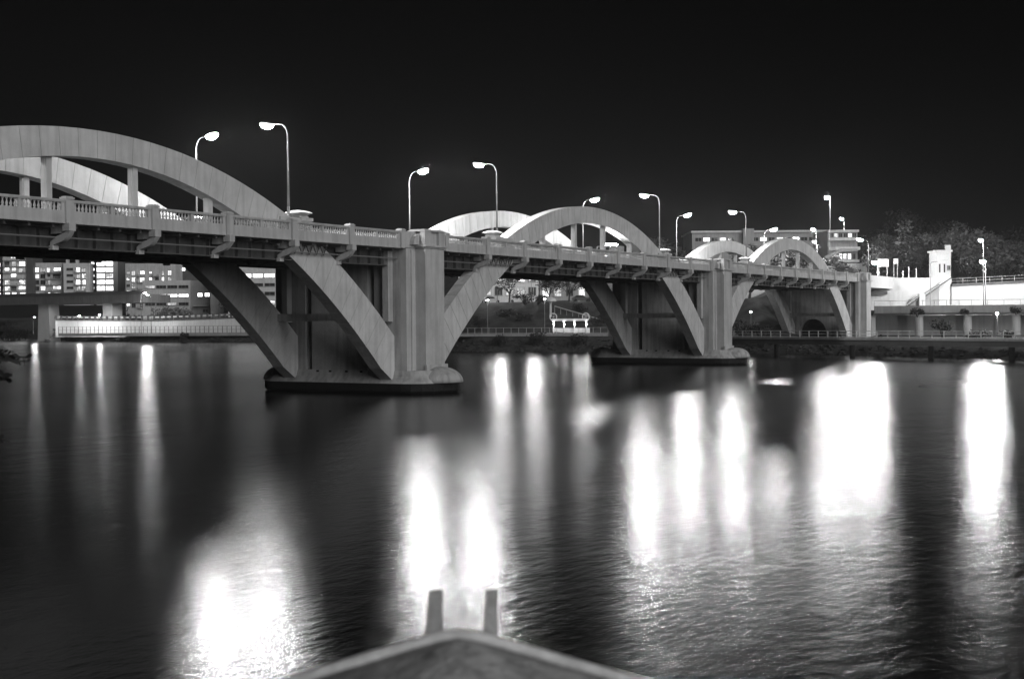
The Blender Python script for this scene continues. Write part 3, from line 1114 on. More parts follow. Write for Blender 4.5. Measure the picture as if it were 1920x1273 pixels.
# floodlit retaining wall, guard posts on its coping, promenade rail
wl = thing('retaining_wall', 'long floodlit white retaining wall along the far promenade', 'wall', (0, 0, 0))
wp = [(104, 599, 626, 420), (200, 600, 625.5, 415), (300, 599.5, 625, 407), (400, 596, 624, 402), (500, 592, 623, 398)]
pts_t = [P(x, y0, D_) for x, y0, y1, D_ in wp]
pts_b = [P(x, y1, D_) for x, y0, y1, D_ in wp]
fwdv = Vector((math.sin(YAW), math.cos(YAW), 0))
wm, cm = MB(), MB()
gp = MB().box(-0.28, 0.28, -0.2, 0.2, 0, 1.25).mesh('guard_post')
gp.materials.append(M['wall3'])
for k in range(len(wp) - 1):
    t0, t1 = pts_t[k], pts_t[k + 1]
    b0, b1 = pts_b[k] - Z * 1.0, pts_b[k + 1] - Z * 1.0
    wm.hexa([b0, b1, b1 + fwdv * 1.2, b0 + fwdv * 1.2], [t0 - Z * .35, t1 - Z * .35, t1 + fwdv * 1.2 - Z * .35, t0 + fwdv * 1.2 - Z * .35])
    o_ = -fwdv * 0.25
    cm.hexa([t0 + o_ - Z * .345, t1 + o_ - Z * .345, t1 + fwdv * 1.4 - Z * .345, t0 + fwdv * 1.4 - Z * .345], [t0 + o_, t1 + o_, t1 + fwdv * 1.4, t0 + fwdv * 1.4])
    n = 9
    for j in range(n):
        obj('guard_post', gp, None, wl, t0.lerp(t1, j / n) + fwdv * 0.2)
wm.build('wall_face', M['wall'], wl)
cm.build('coping', M['wall3'], wl)
bar_ = MB()
for k in range(len(wp) - 1):
    bar_.bar(pts_t[k] + fwdv * 0.55 + Z * 0.75, pts_t[k + 1] + fwdv * 0.55 + Z * 0.75, 0.12, 0.5)
bar_.build('guard_rail', M['white'], wl)
pts = [P(x, 625, D_) for x, D_ in ((110, 412), (200, 406), (300, 398), (400, 392), (495, 388))]
pts = [Vector((p.x, p.y, 2.7)) for p in pts]
railing('promenade_railing', 'thin promenade railing below the floodlit wall on the far left bank', pts, 2.0, 1.5, (1.0, 0.5), M['raild'], 0.03, posts_r=0.06)
pv = MB()
for k in range(len(pts) - 1):
    p0, p1 = pts[k], pts[k + 1]
    pv.hexa([p0 - Z * 0.9 - fwdv * .3, p1 - Z * 0.9 - fwdv * .3, p1 - Z * .9 + fwdv * 6, p0 - Z * .9 + fwdv * 6], [p0 - Z * .02 - fwdv * .3, p1 - Z * .02 - fwdv * .3, p1 - Z * .02 + fwdv * 6, p0 - Z * .02 + fwdv * 6])
tag(pv.build('promenade_path', M['wall2']), kind='structure')

for i, (px, py, D_, lab) in enumerate([(264, 549, 396, 'tall promenade lamp left of a twin, in front of the low office'), (283, 553, 396, 'tall promenade lamp right of a twin, in front of the low office')]):
    c = P(px, py, D_)
    street_lamp(lab, (c.x, c.y, 2.6), c.z - 2.45, RZ + (0.4 if i == 0 else 2.6), 1.2, 5, lens=LENS5, group='lamps by the low office')
for px, py, D_, lab in [(146, 592, 410, 'small low lamp left of the second viaduct pier'), (184, 590, 408, 'small low lamp just in front of the second viaduct pier'), (62, 594, 416, 'small lamp among the trees left of the tapered viaduct pier')]:
    c = P(px, py, D_)
    street_lamp(lab, (c.x, c.y, 2.6), c.z - 2.45, RZ + 1.5, 0.9, 5, lens=LENS5, group='small lamps under the viaduct')

for i, (px, py, hh, cr, D_, lf, lab) in enumerate([
        (10, 625, 9, 5.5, 470, 'leaf', 'leafy tree at the far left edge beneath the viaduct'),
        (30, 622, 8, 4, 455, 'leafd', 'dark tree just left of the tapered viaduct pier'),
        (126, 600, 6.5, 4.2, 432, 'leafl', 'round tree right of the tapered viaduct pier'),
        (228, 600, 6, 4.5, 430, 'leaf', 'dim tree under the end of the viaduct'),
        (312, 600, 6, 4.2, 415, 'leafl', 'left of the two round trees before the low office'),
        (338, 600, 5.4, 3.9, 413, 'leafl', 'right of the two round trees before the low office'),
        (432, 600, 9, 4, 420, 'leafl', 'loose tree partly hidden by the leaning bridge leg')]):
    c = P(px, py, D_)
    tree('promenade_tree', lab, (c.x, c.y, ground(*UD(c)) - 0.1), hh, cr, 40 + i, lf, 900, 0.4, 'trees on the far left bank', trunk_h=0.25)
for i, (px, py, rr, hh, D_, lab) in enumerate([(84, 626, 3.2, 5.0, 412, 'dark bush in front of the tapered viaduct pier'), (346, 627, 1.6, 4.5, 388, 'small bush poking up before the floodlit wall'), (412, 628, 2.6, 2.4, 386, 'low scrub at the foot of the floodlit wall near the bridge leg')]):
    c = P(px, py, D_)
    shrub('bank_bush', lab, (c.x, c.y, ground(*UD(c))), rr, hh, 70 + i, 'leafd', 420, 0.3, 'bushes on the far left bank')

# ------------------------------------------------------------------ middle: the planted slope between the first two piers
r_, wd, h = block('street_building', 'floodlit pale building behind the trees above the slope', 860, 1010, 500, 563, 345, 12, M['wall'], 0.02)
for k in range(7):
    window(r_, wd * (0.03 + 0.14 * k), 1.2, wd * 0.1, 2.2, 'win_c' if k % 3 else 'glass', mull=2)
    window(r_, wd * (0.03 + 0.14 * k), 4.6, wd * 0.1, 1.6, 'glass', mull=1)
r_, wd, h = block('street_building', 'grey building behind bushes at the right of the slope top', 1012, 1170, 505, 563, 350, 12, M['wall2'], -0.04)
for k in range(7):
    window(r_, wd * (0.03 + 0.14 * k), 1.0, wd * 0.09, 2.4, ('win_b', 'win_c', 'glass')[k % 3], mull=2)
for i, (px, D_, hh, cr, lf, sp_, lab) in enumerate([
        (955, 292, 7.5, 3.8, 'leafd', True, 'dark forked tree silhouetted on top of the slope'),
        (905, 292, 6.5, 3.2, 'leafd', True, 'thin tree beside the rib at the left of the slope top'),
        (1030, 294, 6.0, 3.4, 'leafd', False, 'bushy dark tree behind the mushroom shelter'),
        (1067, 296, 7.0, 3.6, 'leaf', False, 'dense tree at the middle right of the slope top'),
        (1105, 290, 7.0, 3.2, 'leaf', False, 'tree at the slope top against the second pier')]):
    c = P(px, 563, D_)
    tree('slope_tree', lab, (c.x, c.y, ground(*UD(c)) - 0.2), hh, cr, 90 + i, lf, 420 if sp_ else 1000, 0.26, 'trees along the slope top', sparse=sp_, trunk_h=0.3)
for i, (px, py, rr, hh, D_, lab) in enumerate([(985, 566, 2.8, 2.6, 285, 'dark bush right of the forked tree'), (1008, 566, 2.2, 1.9, 284, 'low bush left of the mushroom shelter'),
                                               (900, 606, 2.6, 2.4, 270, 'dark bush halfway down the slope beside the rib'), (950, 590, 2.4, 1.8, 276, 'dark shrub in the middle of the slope'),
                                               (985, 600, 2.0, 1.4, 272, 'low shrub left of the lamp on the slope'), (1115, 612, 2.6, 2.6, 262, 'shrub against the second pier, right of the wheels'),
                                               (1080, 585, 2.5, 1.5, 276, 'ground-hugging shrub above the wheel structure'),
                                               (940, 645, 2.2, 2.2, 254, 'scrub on the rocks below the riverside rail, left'), (1010, 645, 2.4, 2.4, 252, 'scrub on the rocks below the riverside rail, middle'), (1085, 645, 2.4, 1.8, 250, 'thick scrub on the rocks at the second pier')]):
    c = P(px, py, D_)
    shrub('slope_bush', lab, (c.x, c.y, ground(*UD(c))), rr, hh, 110 + i, 'leafd', 420, 0.22, 'bushes on the slope')
for px, D_, lab in ((932, 298, 'street lamp pole left of the forked tree on the slope top'), (996, 300, 'white street lamp pole right of the forked tree on the slope top'), (1085, 306, 'street lamp pole behind the dense tree on the slope top')):
    c = P(px, 520, D_)
    zg = ground(*UD(c))
    street_lamp(lab, (c.x, c.y, zg - .2), 9.0, RZ + 1.2, 1.6, 8, lens=LENS, group='street lamps above the slope')
def parked_car(label, px, D_, ang, mt):
    c = P(px, 560, D_)
    car = thing('parked_car', label, 'car', (c.x, c.y, ground(*UD(c)) + 0.02), RZ + ang, 'cars parked above the slope')
    MB().prism([(-2.1, 0.3), (2.1, 0.3), (2.15, 0.62), (1.95, 0.82), (1.0, 0.92), (-2.0, 0.95), (-2.15, 0.7)], 'y', -0.86, 0.86).build('body', M[mt], car)
    MB().prism([(0.95, 0.92), (0.35, 1.4), (-1.1, 1.43), (-1.85, 0.95)], 'y', -0.74, 0.74).build('cabin', M[mt], car)
    for sy in (-1, 1):
        ya, yb = sorted((sy * 0.742, sy * 0.76))
        MB().prism([(0.75, 0.97), (0.28, 1.33), (-1.05, 1.35), (-1.6, 0.98)], 'y', ya, yb).build('side_window', M['glass'], car)
    for x in (-1.35, 1.35):
        for y in (-0.8, 0.8):
            MB().tube([(x, y - .1, .31), (x, y + .1, .31)], 0.31, 12).build('wheel', M['rubber'], car)


parked_car('pale car parked left of the forked tree on the slope top', 922, 300, 0.1, 'white')
parked_car('pale car parked right of the forked tree on the slope top', 972, 302, -0.05, 'wall2')
parked_car('dark car parked behind the bushes at the right of the slope top', 1090, 300, 0.05, 'wall3')
# riverside walk and rail
wk = [P(x, 623, D_) for x, D_ in ((838, 262), (930, 259), (1030, 256), (1140, 252))]
wk = [Vector((p.x, p.y, 3.35)) for p in wk]
railing('riverside_railing', 'post and rail fence along the walk below the slope', wk, 1.15, 1.45, (1.0, 0.12), M['rail'], 0.035)
pv = MB()
for p0, p1 in zip(wk, wk[1:]):
    pv.hexa([p0 - Z * .5 - fwdv * .3, p1 - Z * .5 - fwdv * .3, p1 - Z * .5 + fwdv * 4.5, p0 - Z * .5 + fwdv * 4.5], [p0 - Z * .02 - fwdv * .3, p1 - Z * .02 - fwdv * .3, p1 - Z * .02 + fwdv * 4.5, p0 - Z * .02 + fwdv * 4.5])
tag(pv.build('riverside_walk', M['wall2']), kind='structure')
a, b = P(838, 627, 261), P(900, 627, 259)
MB().hexa([a - Z * .9, b - Z * .9, b - Z * .9 + fwdv, a - Z * .9 + fwdv], [a, b, b + fwdv, a + fwdv])
# path lamps with cup-shaped heads
for px, py, pb, D_, lab in [(914, 563, 626, 266, 'left of two slim path lamps with cup-shaped heads below the slope'), (1021, 560, 622, 263, 'right of two slim path lamps with cup-shaped heads below the slope')]:
    c, bb = P(px, py, D_), P(px, pb, D_)
    root = thing('path_lamp', lab, 'street lamp', (c.x, c.y, ground(*UD(c)) - 0.1), 0, 'path lamps below the slope')
    hh = c.z - (ground(*UD(c)) - 0.1)
    MB().lathe([(0.1, 0), (0.07, 0.4), (0.05, hh - 1.1)], 7).build('pole', M['pole'], root)
    MB().lathe([(0.05, hh - 1.1), (0.12, hh - 0.8), (0.3, hh - 0.15), (0.32, hh - 0.12)], 10).build('cup', M['white'], root)
    MB().lathe([(0.26, hh - 0.115), (0.24, hh - 0.02), (0.1, hh + 0.04)], 8).build('lens', M['lamp4'], root)
# mushroom shelter
c = P(1032, 563, 274)
gz = ground(*UD(c))
root = thing('mushroom_shelter', 'small mushroom-shaped shelter with a white domed roof on the slope', 'shelter', (c.x, c.y, gz))
hh = c.z - gz
MB().lathe([(0.25, -0.4), (0.22, hh - 0.7), (0.5, hh - 0.25)], 10).build('stem', M['wall'], root)
MB().lathe([(1.0, hh - 0.3), (1.25, hh - 0.2), (1.15, hh + 0.1), (0.8, hh + 0.45), (0.35, hh + 0.62), (0.02, hh + 0.66)], 16).build('roof', M['white'], root, smooth=True)
MB().lathe([(0.4, hh - 0.34), (0.3, hh - 0.42)], 8).build('lens', M['lamp4'], root)
# handrail going down the slope steps
pp = [P(x, y, D_) for x, y, D_ in ((1040, 574, 276), (1070, 583, 273), (1100, 591.5, 270), (1128, 600, 267))]
root = thing('stair_handrail', 'sloping handrail running down the steps past the wheels', 'handrail', pp[0])
r2 = MB()
r2.tube([p - pp[0] for p in pp], 0.11, 6)
r2.build('rail', M['white'], root)
for k in range(9):
    s = k / 8 * 3
    i = min(2, int(s))
    q = pp[i].lerp(pp[i + 1], s - i) - pp[0]
    gz = ground(*UD(q + pp[0])) - pp[0].z
    MB().box(-0.04, 0.04, -0.04, 0.04, min(q.z - 1.0, gz) - q.z, 0).build('post', M['rail'], root, loc=q)
# lit structure with two large wheels
c0, c1 = P(1038, 610, 262), P(1099, 610, 259)
root = thing('wheel_gantry', 'lit white beam on four posts carrying a large spoked wheel at each end', 'gantry', (c0.x, c0.y, 3.35), math.atan2(c1.y - c0.y, c1.x - c0.x))
ln = (Vector((c1.x, c1.y)) - Vector((c0.x, c0.y))).length
zb_ = P(1060, 599.5, 261).z - 3.35
MB().box(-0.3, ln + 0.3, -0.25, 0.25, zb_ - 0.22, zb_ + 0.22).build('beam', M['white'], root)
for k in range(4):
    xx = ln * (0, 0.32, 0.64, 1.0)[k]
    MB().lathe([(0.14, -0.3), (0.11, zb_ - 0.8), (0.3, zb_ - 0.23)], 8, (xx, 0, 0)).build('post', M['white'], root)
    MB().lathe([(0.12, 0.0), (0.1, 0.1), (0.01, 0.14)], 8, (xx + 0.3, -0.5, zb_ - 0.95)).build('spotlight', M['lamp6'], root)
for xx in (0, ln):
    wh = MB()
    rr = 0.72
    wh.tube([(xx + rr * math.cos(a), -0.1, zb_ + 0.55 + rr * math.sin(a)) for a in [2 * math.pi * i / 20 for i in range(21)]], 0.11, 6, False)
    o = wh.build('wheel', M['white'], root)
    sp_ = MB()
    for i in range(8):
        a = 2 * math.pi * i / 8
        sp_.bar((xx, -0.1, zb_ + 0.55), (xx + rr * math.cos(a), -0.1, zb_ + 0.55 + rr * math.sin(a)), 0.035)
    sp_.lathe([(0.1, -0.1), (0.1, 0.1)], 8, (xx, -0.1, zb_ + 0.55))
    sp_.build('spokes', M['white'], o)
MB().box(-0.6, ln + 0.4, 0.7, 0.9, -0.3, 1.0).build('back_wall', M['wall'], root)

# ------------------------------------------------------------------ right bank
# riverside walkway on piles
wpts = [(1376, 225), (1500, 215), (1625, 206), (1748, 197), (1840, 191), (1925, 185.6), (2100, 175)]
wv = [P(x, 632, D_) for x, D_ in wpts]
wv = [Vector((p.x, p.y, 2.95)) for p in wv]
wv.insert(0, wv[0] + (wv[0] - wv[1]).normalized() * 14)
root = thing('riverside_walkway', 'long low walkway deck on dark piles along the right bank', 'walkway', (0, 0, 0))
dm, em = MB(), MB()
for p0, p1 in zip(wv, wv[1:]):
    dm.hexa([p0 - Z * .35, p1 - Z * .35, p1 - Z * .35 + fwdv * 4, p0 - Z * .35 + fwdv * 4], [p0, p1, p1 + fwdv * 4, p0 + fwdv * 4])
    em.hexa([p0 - Z * 1.15 + fwdv * .3, p1 - Z * 1.15 + fwdv * .3, p1 - Z * 1.15 + fwdv * .9, p0 - Z * 1.15 + fwdv * .9], [p0 - Z * .354 + fwdv * .3, p1 - Z * .354 + fwdv * .3, p1 - Z * .354 + fwdv * .9, p0 - Z * .354 + fwdv * .9])
dm.build('deck', M['wall2'], root)
em.build('edge_beam', M['wall3'], root)
for px, D_ in ((1458, 218), (1600, 207.5), (1748, 197), (1900, 187)):
    c = P(px, 640, D_)
    MB().lathe([(0.42, -2.5), (0.42, 1.8)], 10, (c.x + fwdv.x * .6, c.y + fwdv.y * .6, 0)).build('pile', M['tide'], root)
railing('walkway_railing', 'steel railing with close posts along the right bank walkway', [p + fwdv * 0.15 for p in wv], 1.05, 1.85, (1.0, 0.55, 0.12), M['white'], 0.045, posts_r=0.06)

# elevated expressway on round columns
ep = [(1560, 254), (1640, 248), (1730, 245), (1822, 243), (1914, 240), (2060, 234)]
ev = [Vector((P(x, 573, D_).x, P(x, 573, D_).y, 8.15)) for x, D_ in ep]
root = thing('expressway', 'raised concrete expressway deck on round columns beside the white wall', 'viaduct', (0, 0, 0))
fm, sm, rm = MB(), MB(), MB()
for p0, p1 in zip(ev[1:], ev[2:]):
    fm.hexa([p0 - Z * 1.35, p1 - Z * 1.35, p1 - Z * 1.35 + fwdv * .4, p0 - Z * 1.35 + fwdv * .4], [p0, p1, p1 + fwdv * .4, p0 + fwdv * .4])
    sm.hexa([p0 - Z * 1.75 + fwdv * .9, p1 - Z * 1.75 + fwdv * .9, p1 - Z * 1.75 + fwdv * 14, p0 - Z * 1.75 + fwdv * 14], [p0 - Z * 0.8 + fwdv * .42, p1 - Z * 0.8 + fwdv * .42, p1 - Z * .8 + fwdv * 14, p0 - Z * .8 + fwdv * 14])
fm.build('fascia', M['wall2'], root)
sm.build('deck', M['soffit'], root)
for p in ev[1:-1]:
    for q in (2.2, 11.5):
        c = p + fwdv * q
        MB().lathe([(0.75, ground(*UD(c)) - 0.6), (0.75, 6.0), (1.0, 6.38)], 14, (c.x, c.y, 0)).build('column', M['wall'], root, smooth=False)
railing('expressway_rail', 'low guard rail on top of the expressway fascia', [p + fwdv * 0.2 for p in ev[1:]], 0.95, 2.45 * 5 / 5, (1.0,), M['rail'], 0.05)
# wall beneath the expressway
a, b = P(1600, 600, 258), P(2060, 600, 247)
a.z = b.z = 0
MB().hexa([a + Z * 1, b + Z * 1, b + fwdv * .6 + Z * 1, a + fwdv * .6 + Z * 1], [a + Z * 6.35, b + Z * 6.35, b + fwdv * .6 + Z * 6.35, a + fwdv * .6 + Z * 6.35])
o = MB().hexa([a + Z * 1, b + Z * 1, b + fwdv * .6 + Z * 1, a + fwdv * .6 + Z * 1], [a + Z * 6.35, b + Z * 6.35, b + fwdv * .6 + Z * 6.35, a + fwdv * .6 + Z * 6.35]).build('undercroft_wall', M['wall'])
tag(o, 'grey wall in shade beneath the expressway deck', 'wall')

# white retaining wall with stairs, right
root = thing('street_wall', 'brilliantly lit white retaining wall below street level at far right', 'wall', (0, 0, 0))
wq = [(1628, 526, 262), (1700, 521, 262), (1784, 521, 262)]
wr = [(1784.3, 537, 261.4), (1860, 533.5, 258), (1930, 530, 255), (2060, 524, 249)]
for nm, lst, mt in (('wall_face', wq, 'white'), ('wall_face', wr, 'white')):
    m_ = MB()
    for (x0, y0, d0), (x1, y1, d1) in zip(lst, lst[1:]):
        p0, p1 = P(x0, y0, d0), P(x1, y1, d1)
        q0, q1 = Vector((p0.x, p0.y, 5.5)), Vector((p1.x, p1.y, 5.5))
        m_.hexa([q0, q1, q1 + fwdv * 1, q0 + fwdv * 1], [p0, p1, p1 + fwdv * 1, p0 + fwdv * 1])
    m_.build(nm, M[mt], root)
m_ = MB()
for (x0, y0, d0), (x1, y1, d1) in zip(wr, wr[1:]):
    p0, p1 = P(x0, y0, d0), P(x1, y1, d1)
    m_.hexa([p0 - fwdv * .2, p1 - fwdv * .2, p1 + fwdv * 2, p0 + fwdv * 2], [p0 - fwdv * .2 + Z * .5, p1 - fwdv * .2 + Z * .5, p1 + fwdv * 2 + Z * .5, p0 + fwdv * 2 + Z * .5])
m_.build('coping', M['wall3'], root)
# stair flights: raking white walls with solid grey slabs colouring in the shade under each landing
D_ = 260.4
st = thing('street_stair', 'white zigzag stair climbing the retaining wall to the street', 'stairs', (0, 0, 0))


def quadwall(lst, dep, D__, nm, mt, par):
    p = [P(x, y, D__) for x, y in lst]
    n_ = len(p)
    mb = MB()
    i = len(mb.v)
    mb.v += [tuple(q) for q in p] + [tuple(q + fwdv * dep) for q in p]
    mb.f += [tuple(range(n_)), tuple(range(2 * n_ - 1, n_ - 1, -1))]
    for k in range(n_):
        mm = (k + 1) % n_
        mb.f.append((k, mm, n_ + mm, n_ + k))
    return mb.build(nm, M[mt], par)


quadwall([(1700, 575), (1724, 557), (1724, 575)], 1.0, D_, 'landing_shade', 'wall2', st)
quadwall([(1735, 575), (1735, 555), (1761, 536.5), (1761, 575)], 1.0, D_ + .2, 'landing_shade', 'wall2', st)
for (xa, ya, xb, yb) in ((1698, 575.5, 1724, 556), (1734, 554.5, 1762, 535), (1762, 534, 1784, 520)):
    p0, p1 = P(xa, ya, D_ - .6), P(xb, yb, D_ - .6)
    MB().hexa([p0 - Z * .3, p1 - Z * .3, p1 - Z * .3 + fwdv * 1.8, p0 - Z * .3 + fwdv * 1.8], [p0, p1, p1 + fwdv * 1.8, p0 + fwdv * 1.8]).build('flight', M['wall3'], st)
    for k in range(9):
        c = p0.lerp(p1, (k + .5) / 9)
        o = MB().box(-0.14, 0.14, 0, 1.4, 0, 0.17).build('step', M['white'], st, loc=c + fwdv * .2)
        o.rotation_euler = (0, 0, RZ)
quadwall([(1724, 575), (1724, 551), (1735, 551), (1735, 575)], 1.4, D_ - .8, 'landing', 'white', st)
# low white apron wall left of the expressway
quadwall([(1629, 600), (1629, 547), (1700, 547), (1700, 600)], 1, 258, 'apron_wall', 'wall', root)
quadwall([(1630, 555), (1630, 545), (1664, 546), (1664, 552)], 0.6, 257.4, 'planter', 'wall3', root)
railing('street_railing', 'railing on top of the brilliantly lit wall at street level, far right', [P(x, y, d_) + fwdv * 1.2 + Z * .4 for x, y, d_ in wr], 1.1, 2.6, (1.0, 0.5), M['rail'], 0.045)

# clock-tower-like kiosk building on the street
D4 = 266
r_, wd, h = block('kiosk_tower', 'narrow white tower with a framed panel and slot windows on the street edge', 1757, 1783, 470, 519, D4, 5, M['white'], 0.0)
s4 = D4 / FPX
MB().box(wd * .18, wd * .82, -0.1, -0.004, (519 - 489) * s4, (519 - 475) * s4).build('sign_panel', M['wall'], r_)
MB().box(wd * .22, wd * .78, -0.14, -0.104, (519 - 487) * s4, (519 - 477) * s4).build('sign_board', M['white'], r_)
for x_ in (0.14, 0.48):
    MB().box(wd * x_, wd * x_ + 0.28, -0.06, -0.003, (519 - 511) * s4, (519 - 495) * s4).build('slot_window', M['glass'], r_)
window(r_, wd * 0.7, (519 - 507) * s4, wd * 0.26, 1.0, 'glass')
MB().box(wd * .72, wd * 1.12, 1, 1.4, h, h + 1.15).build('roof_sign', M['white'], r_)
MB().box(-0.3, wd + 0.3, -0.25, 5.2, h - 0.25, h - 0.003 + 0.1).build('roof_slab', M['white'], r_)

# street furniture on the city end
def sign(label, px0, px1, py0, py1, D_, zg, mt='white', cat='sign', name='road_sign'):
    c = P((px0 + px1) / 2, py1, D_)
    ww, hh = (px1 - px0) * D_ / FPX, (py1 - py0) * D_ / FPX
    root = thing(name, label, cat, (c.x, c.y, zg), RZ)
    z_ = c.z - zg
    MB().box(-ww / 2, ww / 2, -0.06, 0.06, z_, z_ + hh).build('board', M[mt], root)
    for s in (-1, 1):
        MB().box(s * ww * .38 - .06, s * ww * .38 + .06, 0.065, 0.17, -0.3, z_ + hh * .9).build('post', M['rail'], root)
    return root


sign('large bright white road sign board at the bridge end', 1646, 1666, 486, 500, 272, 12.5)
sign('small road sign on two posts right of the large board', 1675, 1684, 485, 495, 274, 12.5)
for i, (px, py, lab) in enumerate([(1693, 508, 'short white post, first right of the small road sign'), (1704, 500, 'short white post beside the pale box on the street edge'), (1718, 503, 'short white post nearest the kiosk tower')]):
    c = P(px, py, 268)
    o = thing('street_post', lab, 'post', (c.x, c.y, 12.5), 0, 'short posts on the street edge')
    MB().lathe([(0.12, -.2), (0.1, c.z - 12.6), (0.14, c.z - 12.5)], 8).build('shaft', M['white'], o)
    MB().box(-.3, .3, -.2, .2, 0.7, 1.5).build('box', M['white'], o)

for lab, px, py, D_, hh_, lens in [
        ('brightest floodlight on a pole above the white wall, lower of two at far right', 1843, 490, 247, None, LENS2),
        ('tall lamp directly above the brightest floodlight at far right', 1839, 450, 252, None, LENS),
        ('lamp on a curved arm just past the bridge end', 1613, 449, 258, None, LENS),
        ('low bright lamp behind the last pylon beside the big road sign', 1640, 492, 266, None, LENS2),
        ('very tall lamp beyond the farthest arch', 1551, 370, 300, None, LENS2),
        ('second tall lamp, lower and right of the tallest one', 1578, 410, 335, None, LENS),
        ('upper of two close lamps at the right foot of the farthest arch', 1525, 430, 300, None, LENS),
        ('lower of two close lamps at the right foot of the farthest arch', 1527, 453, 310, None, LENS),
        ('unlit-looking slim lamp on a curved arm in front of the kiosk tower', 1757, 491, 256, None, None)]:
    c = P(px, py, D_)
    u_, d_ = UD(c)
    zg = 12.4 if d_ > 262 else (8.0 if u_ > 72 else 12.4)
    if px in (1843, 1839):
        zg = 8.1 - 0.75
    if lens is None:
        zg = 6.5
    ang = {1613: RZ + math.pi, 1757: RZ}.get(px, RZ - 2.2)
    if lens is None:
        root = thing('street_lamp', lab, 'street lamp', (c.x - 0.0, c.y, zg), ang, 'road lamps')
        hh = c.z - zg
        MB().tube([(-1.3, 0, 0), (-1.3, 0, hh - 0.5), (-1.1, 0, hh - 0.1), (-0.6, 0, hh)], 0.08, 7).build('pole', M['pole'], root)
        MB().box(-0.62, 0.1, -0.12, 0.12, hh - 0.05, hh + 0.08).build('lamp_head', M['housing'], root)
    else:
        sx = c - Vector((math.cos(ang), math.sin(ang), 0)) * 1.6
        street_lamp(lab, (sx.x, sx.y, zg), c.z - zg + 0.15, ang, 1.6, 12, lens=lens)
c = P(1870, 586, 236)
root = thing('path_lamp', 'small star-like lamp on a thin post under the expressway at right', 'street lamp', (P(1870, 620, 214).x, P(1870, 620, 214).y, 2.9))
hz = P(1870, 588, 214).z - 2.9
MB().lathe([(0.07, -.3), (0.05, hz - .1)], 7).build('pole', M['pole'], root)
MB().lathe([(0.12, hz - .1), (0.18, hz), (0.1, hz + .12)], 8).build('lens', M['lamp3'], root)
c = P(1408, 585, 236)
zg = ground(*UD(c))
root = thing('path_lamp', 'small bright path lamp seen between the second pier and the last arch', 'street lamp', (c.x, c.y, zg - .1))
hz = c.z - zg + .1
MB().lathe([(0.07, -.3), (0.05, hz - .1)], 7).build('pole', M['pole'], root)
MB().lathe([(0.12, hz - .1), (0.18, hz), (0.1, hz + .12)], 8).build('lens', M['lamp4'], root)

# buildings behind the city end of the bridge
r_, wd, h = block('long_building', 'long low building with a strip of partly lit windows behind the farthest arch', 1298, 1552, 436, 500, 372, 20, M['wall2'], 0.0, zbase=12)
s5 = 372 / FPX
zz = P(1400, 453, 372).z - 12
for k in range(16):
    if 5 <= k <= 6:
        continue
    window(r_, wd * (0.02 + 0.06 * k), zz, wd * 0.052, 8 * s5, ('glass', 'win_a', 'glass', 'win_b', 'glass', 'win_a', 'glass')[k % 7], mull=1)
MB().box(-0.4, wd + 0.4, -0.8, 20.2, h - 0.003, h + 0.5).build('roof_slab', M['wall'], r_)
MB().box(wd * .37, wd * .45, -1.6, 6, 0, h + 1.0).build('lift_tower', M['wall2'], r_)
r_, wd, h = block('terrace_building', 'stepped building with curved terraces and a lit strip, right of the last arch', 1552, 1608, 432, 522, 330, 16, M['wall2'], 0.0, zbase=12)
s6 = 330 / FPX
for (ya, yb, out) in ((436, 432, 1.6), (452, 447, 2.2), (470, 464, 2.6), (492, 488, 1.8)):
    pts_ = [(0, 0), (0, -out * .4), (wd * .2, -out * .9), (wd * .5, -out), (wd, -out), (wd, 0)]
    z0_, z1_ = P(1580, ya, 330).z - 12, P(1580, yb, 330).z - 12
    MB().prism([(x, y - .003) for x, y in pts_], 'z', z0_, z1_).build('terrace', M['wall'], r_)
for k in range(6):
    window(r_, wd * (0.06 + .155 * k), P(1580, 446, 330).z - 12, wd * .13, 9 * s6, ('glass', 'win_b', 'glass')[k % 3], mull=1)
for k in range(4):
    window(r_, wd * (0.36 + .15 * k), P(1580, 487, 330).z - 12, wd * .13, 12 * s6, ('win_a', 'win_b', 'win_a', 'glass')[k], mull=1)
quadwall([(1546, 486), (1546, 481), (1578, 466), (1608, 466), (1608, 471), (1580, 471.5)], 2.0, 326, 'ramp', 'wall2', r_).parent = None
o = bpy.data.objects['ramp']
o.name = 'sloping_ramp'
tag(o, 'sloping concrete ramp in front of the stepped building', 'ramp')
sg = block('street_end_wall', 'pale wall at street level behind the right end of the bridge', 1560, 1626, 494, 524, 300, 3, M['wall'], 0, cat='wall', zbase=12)

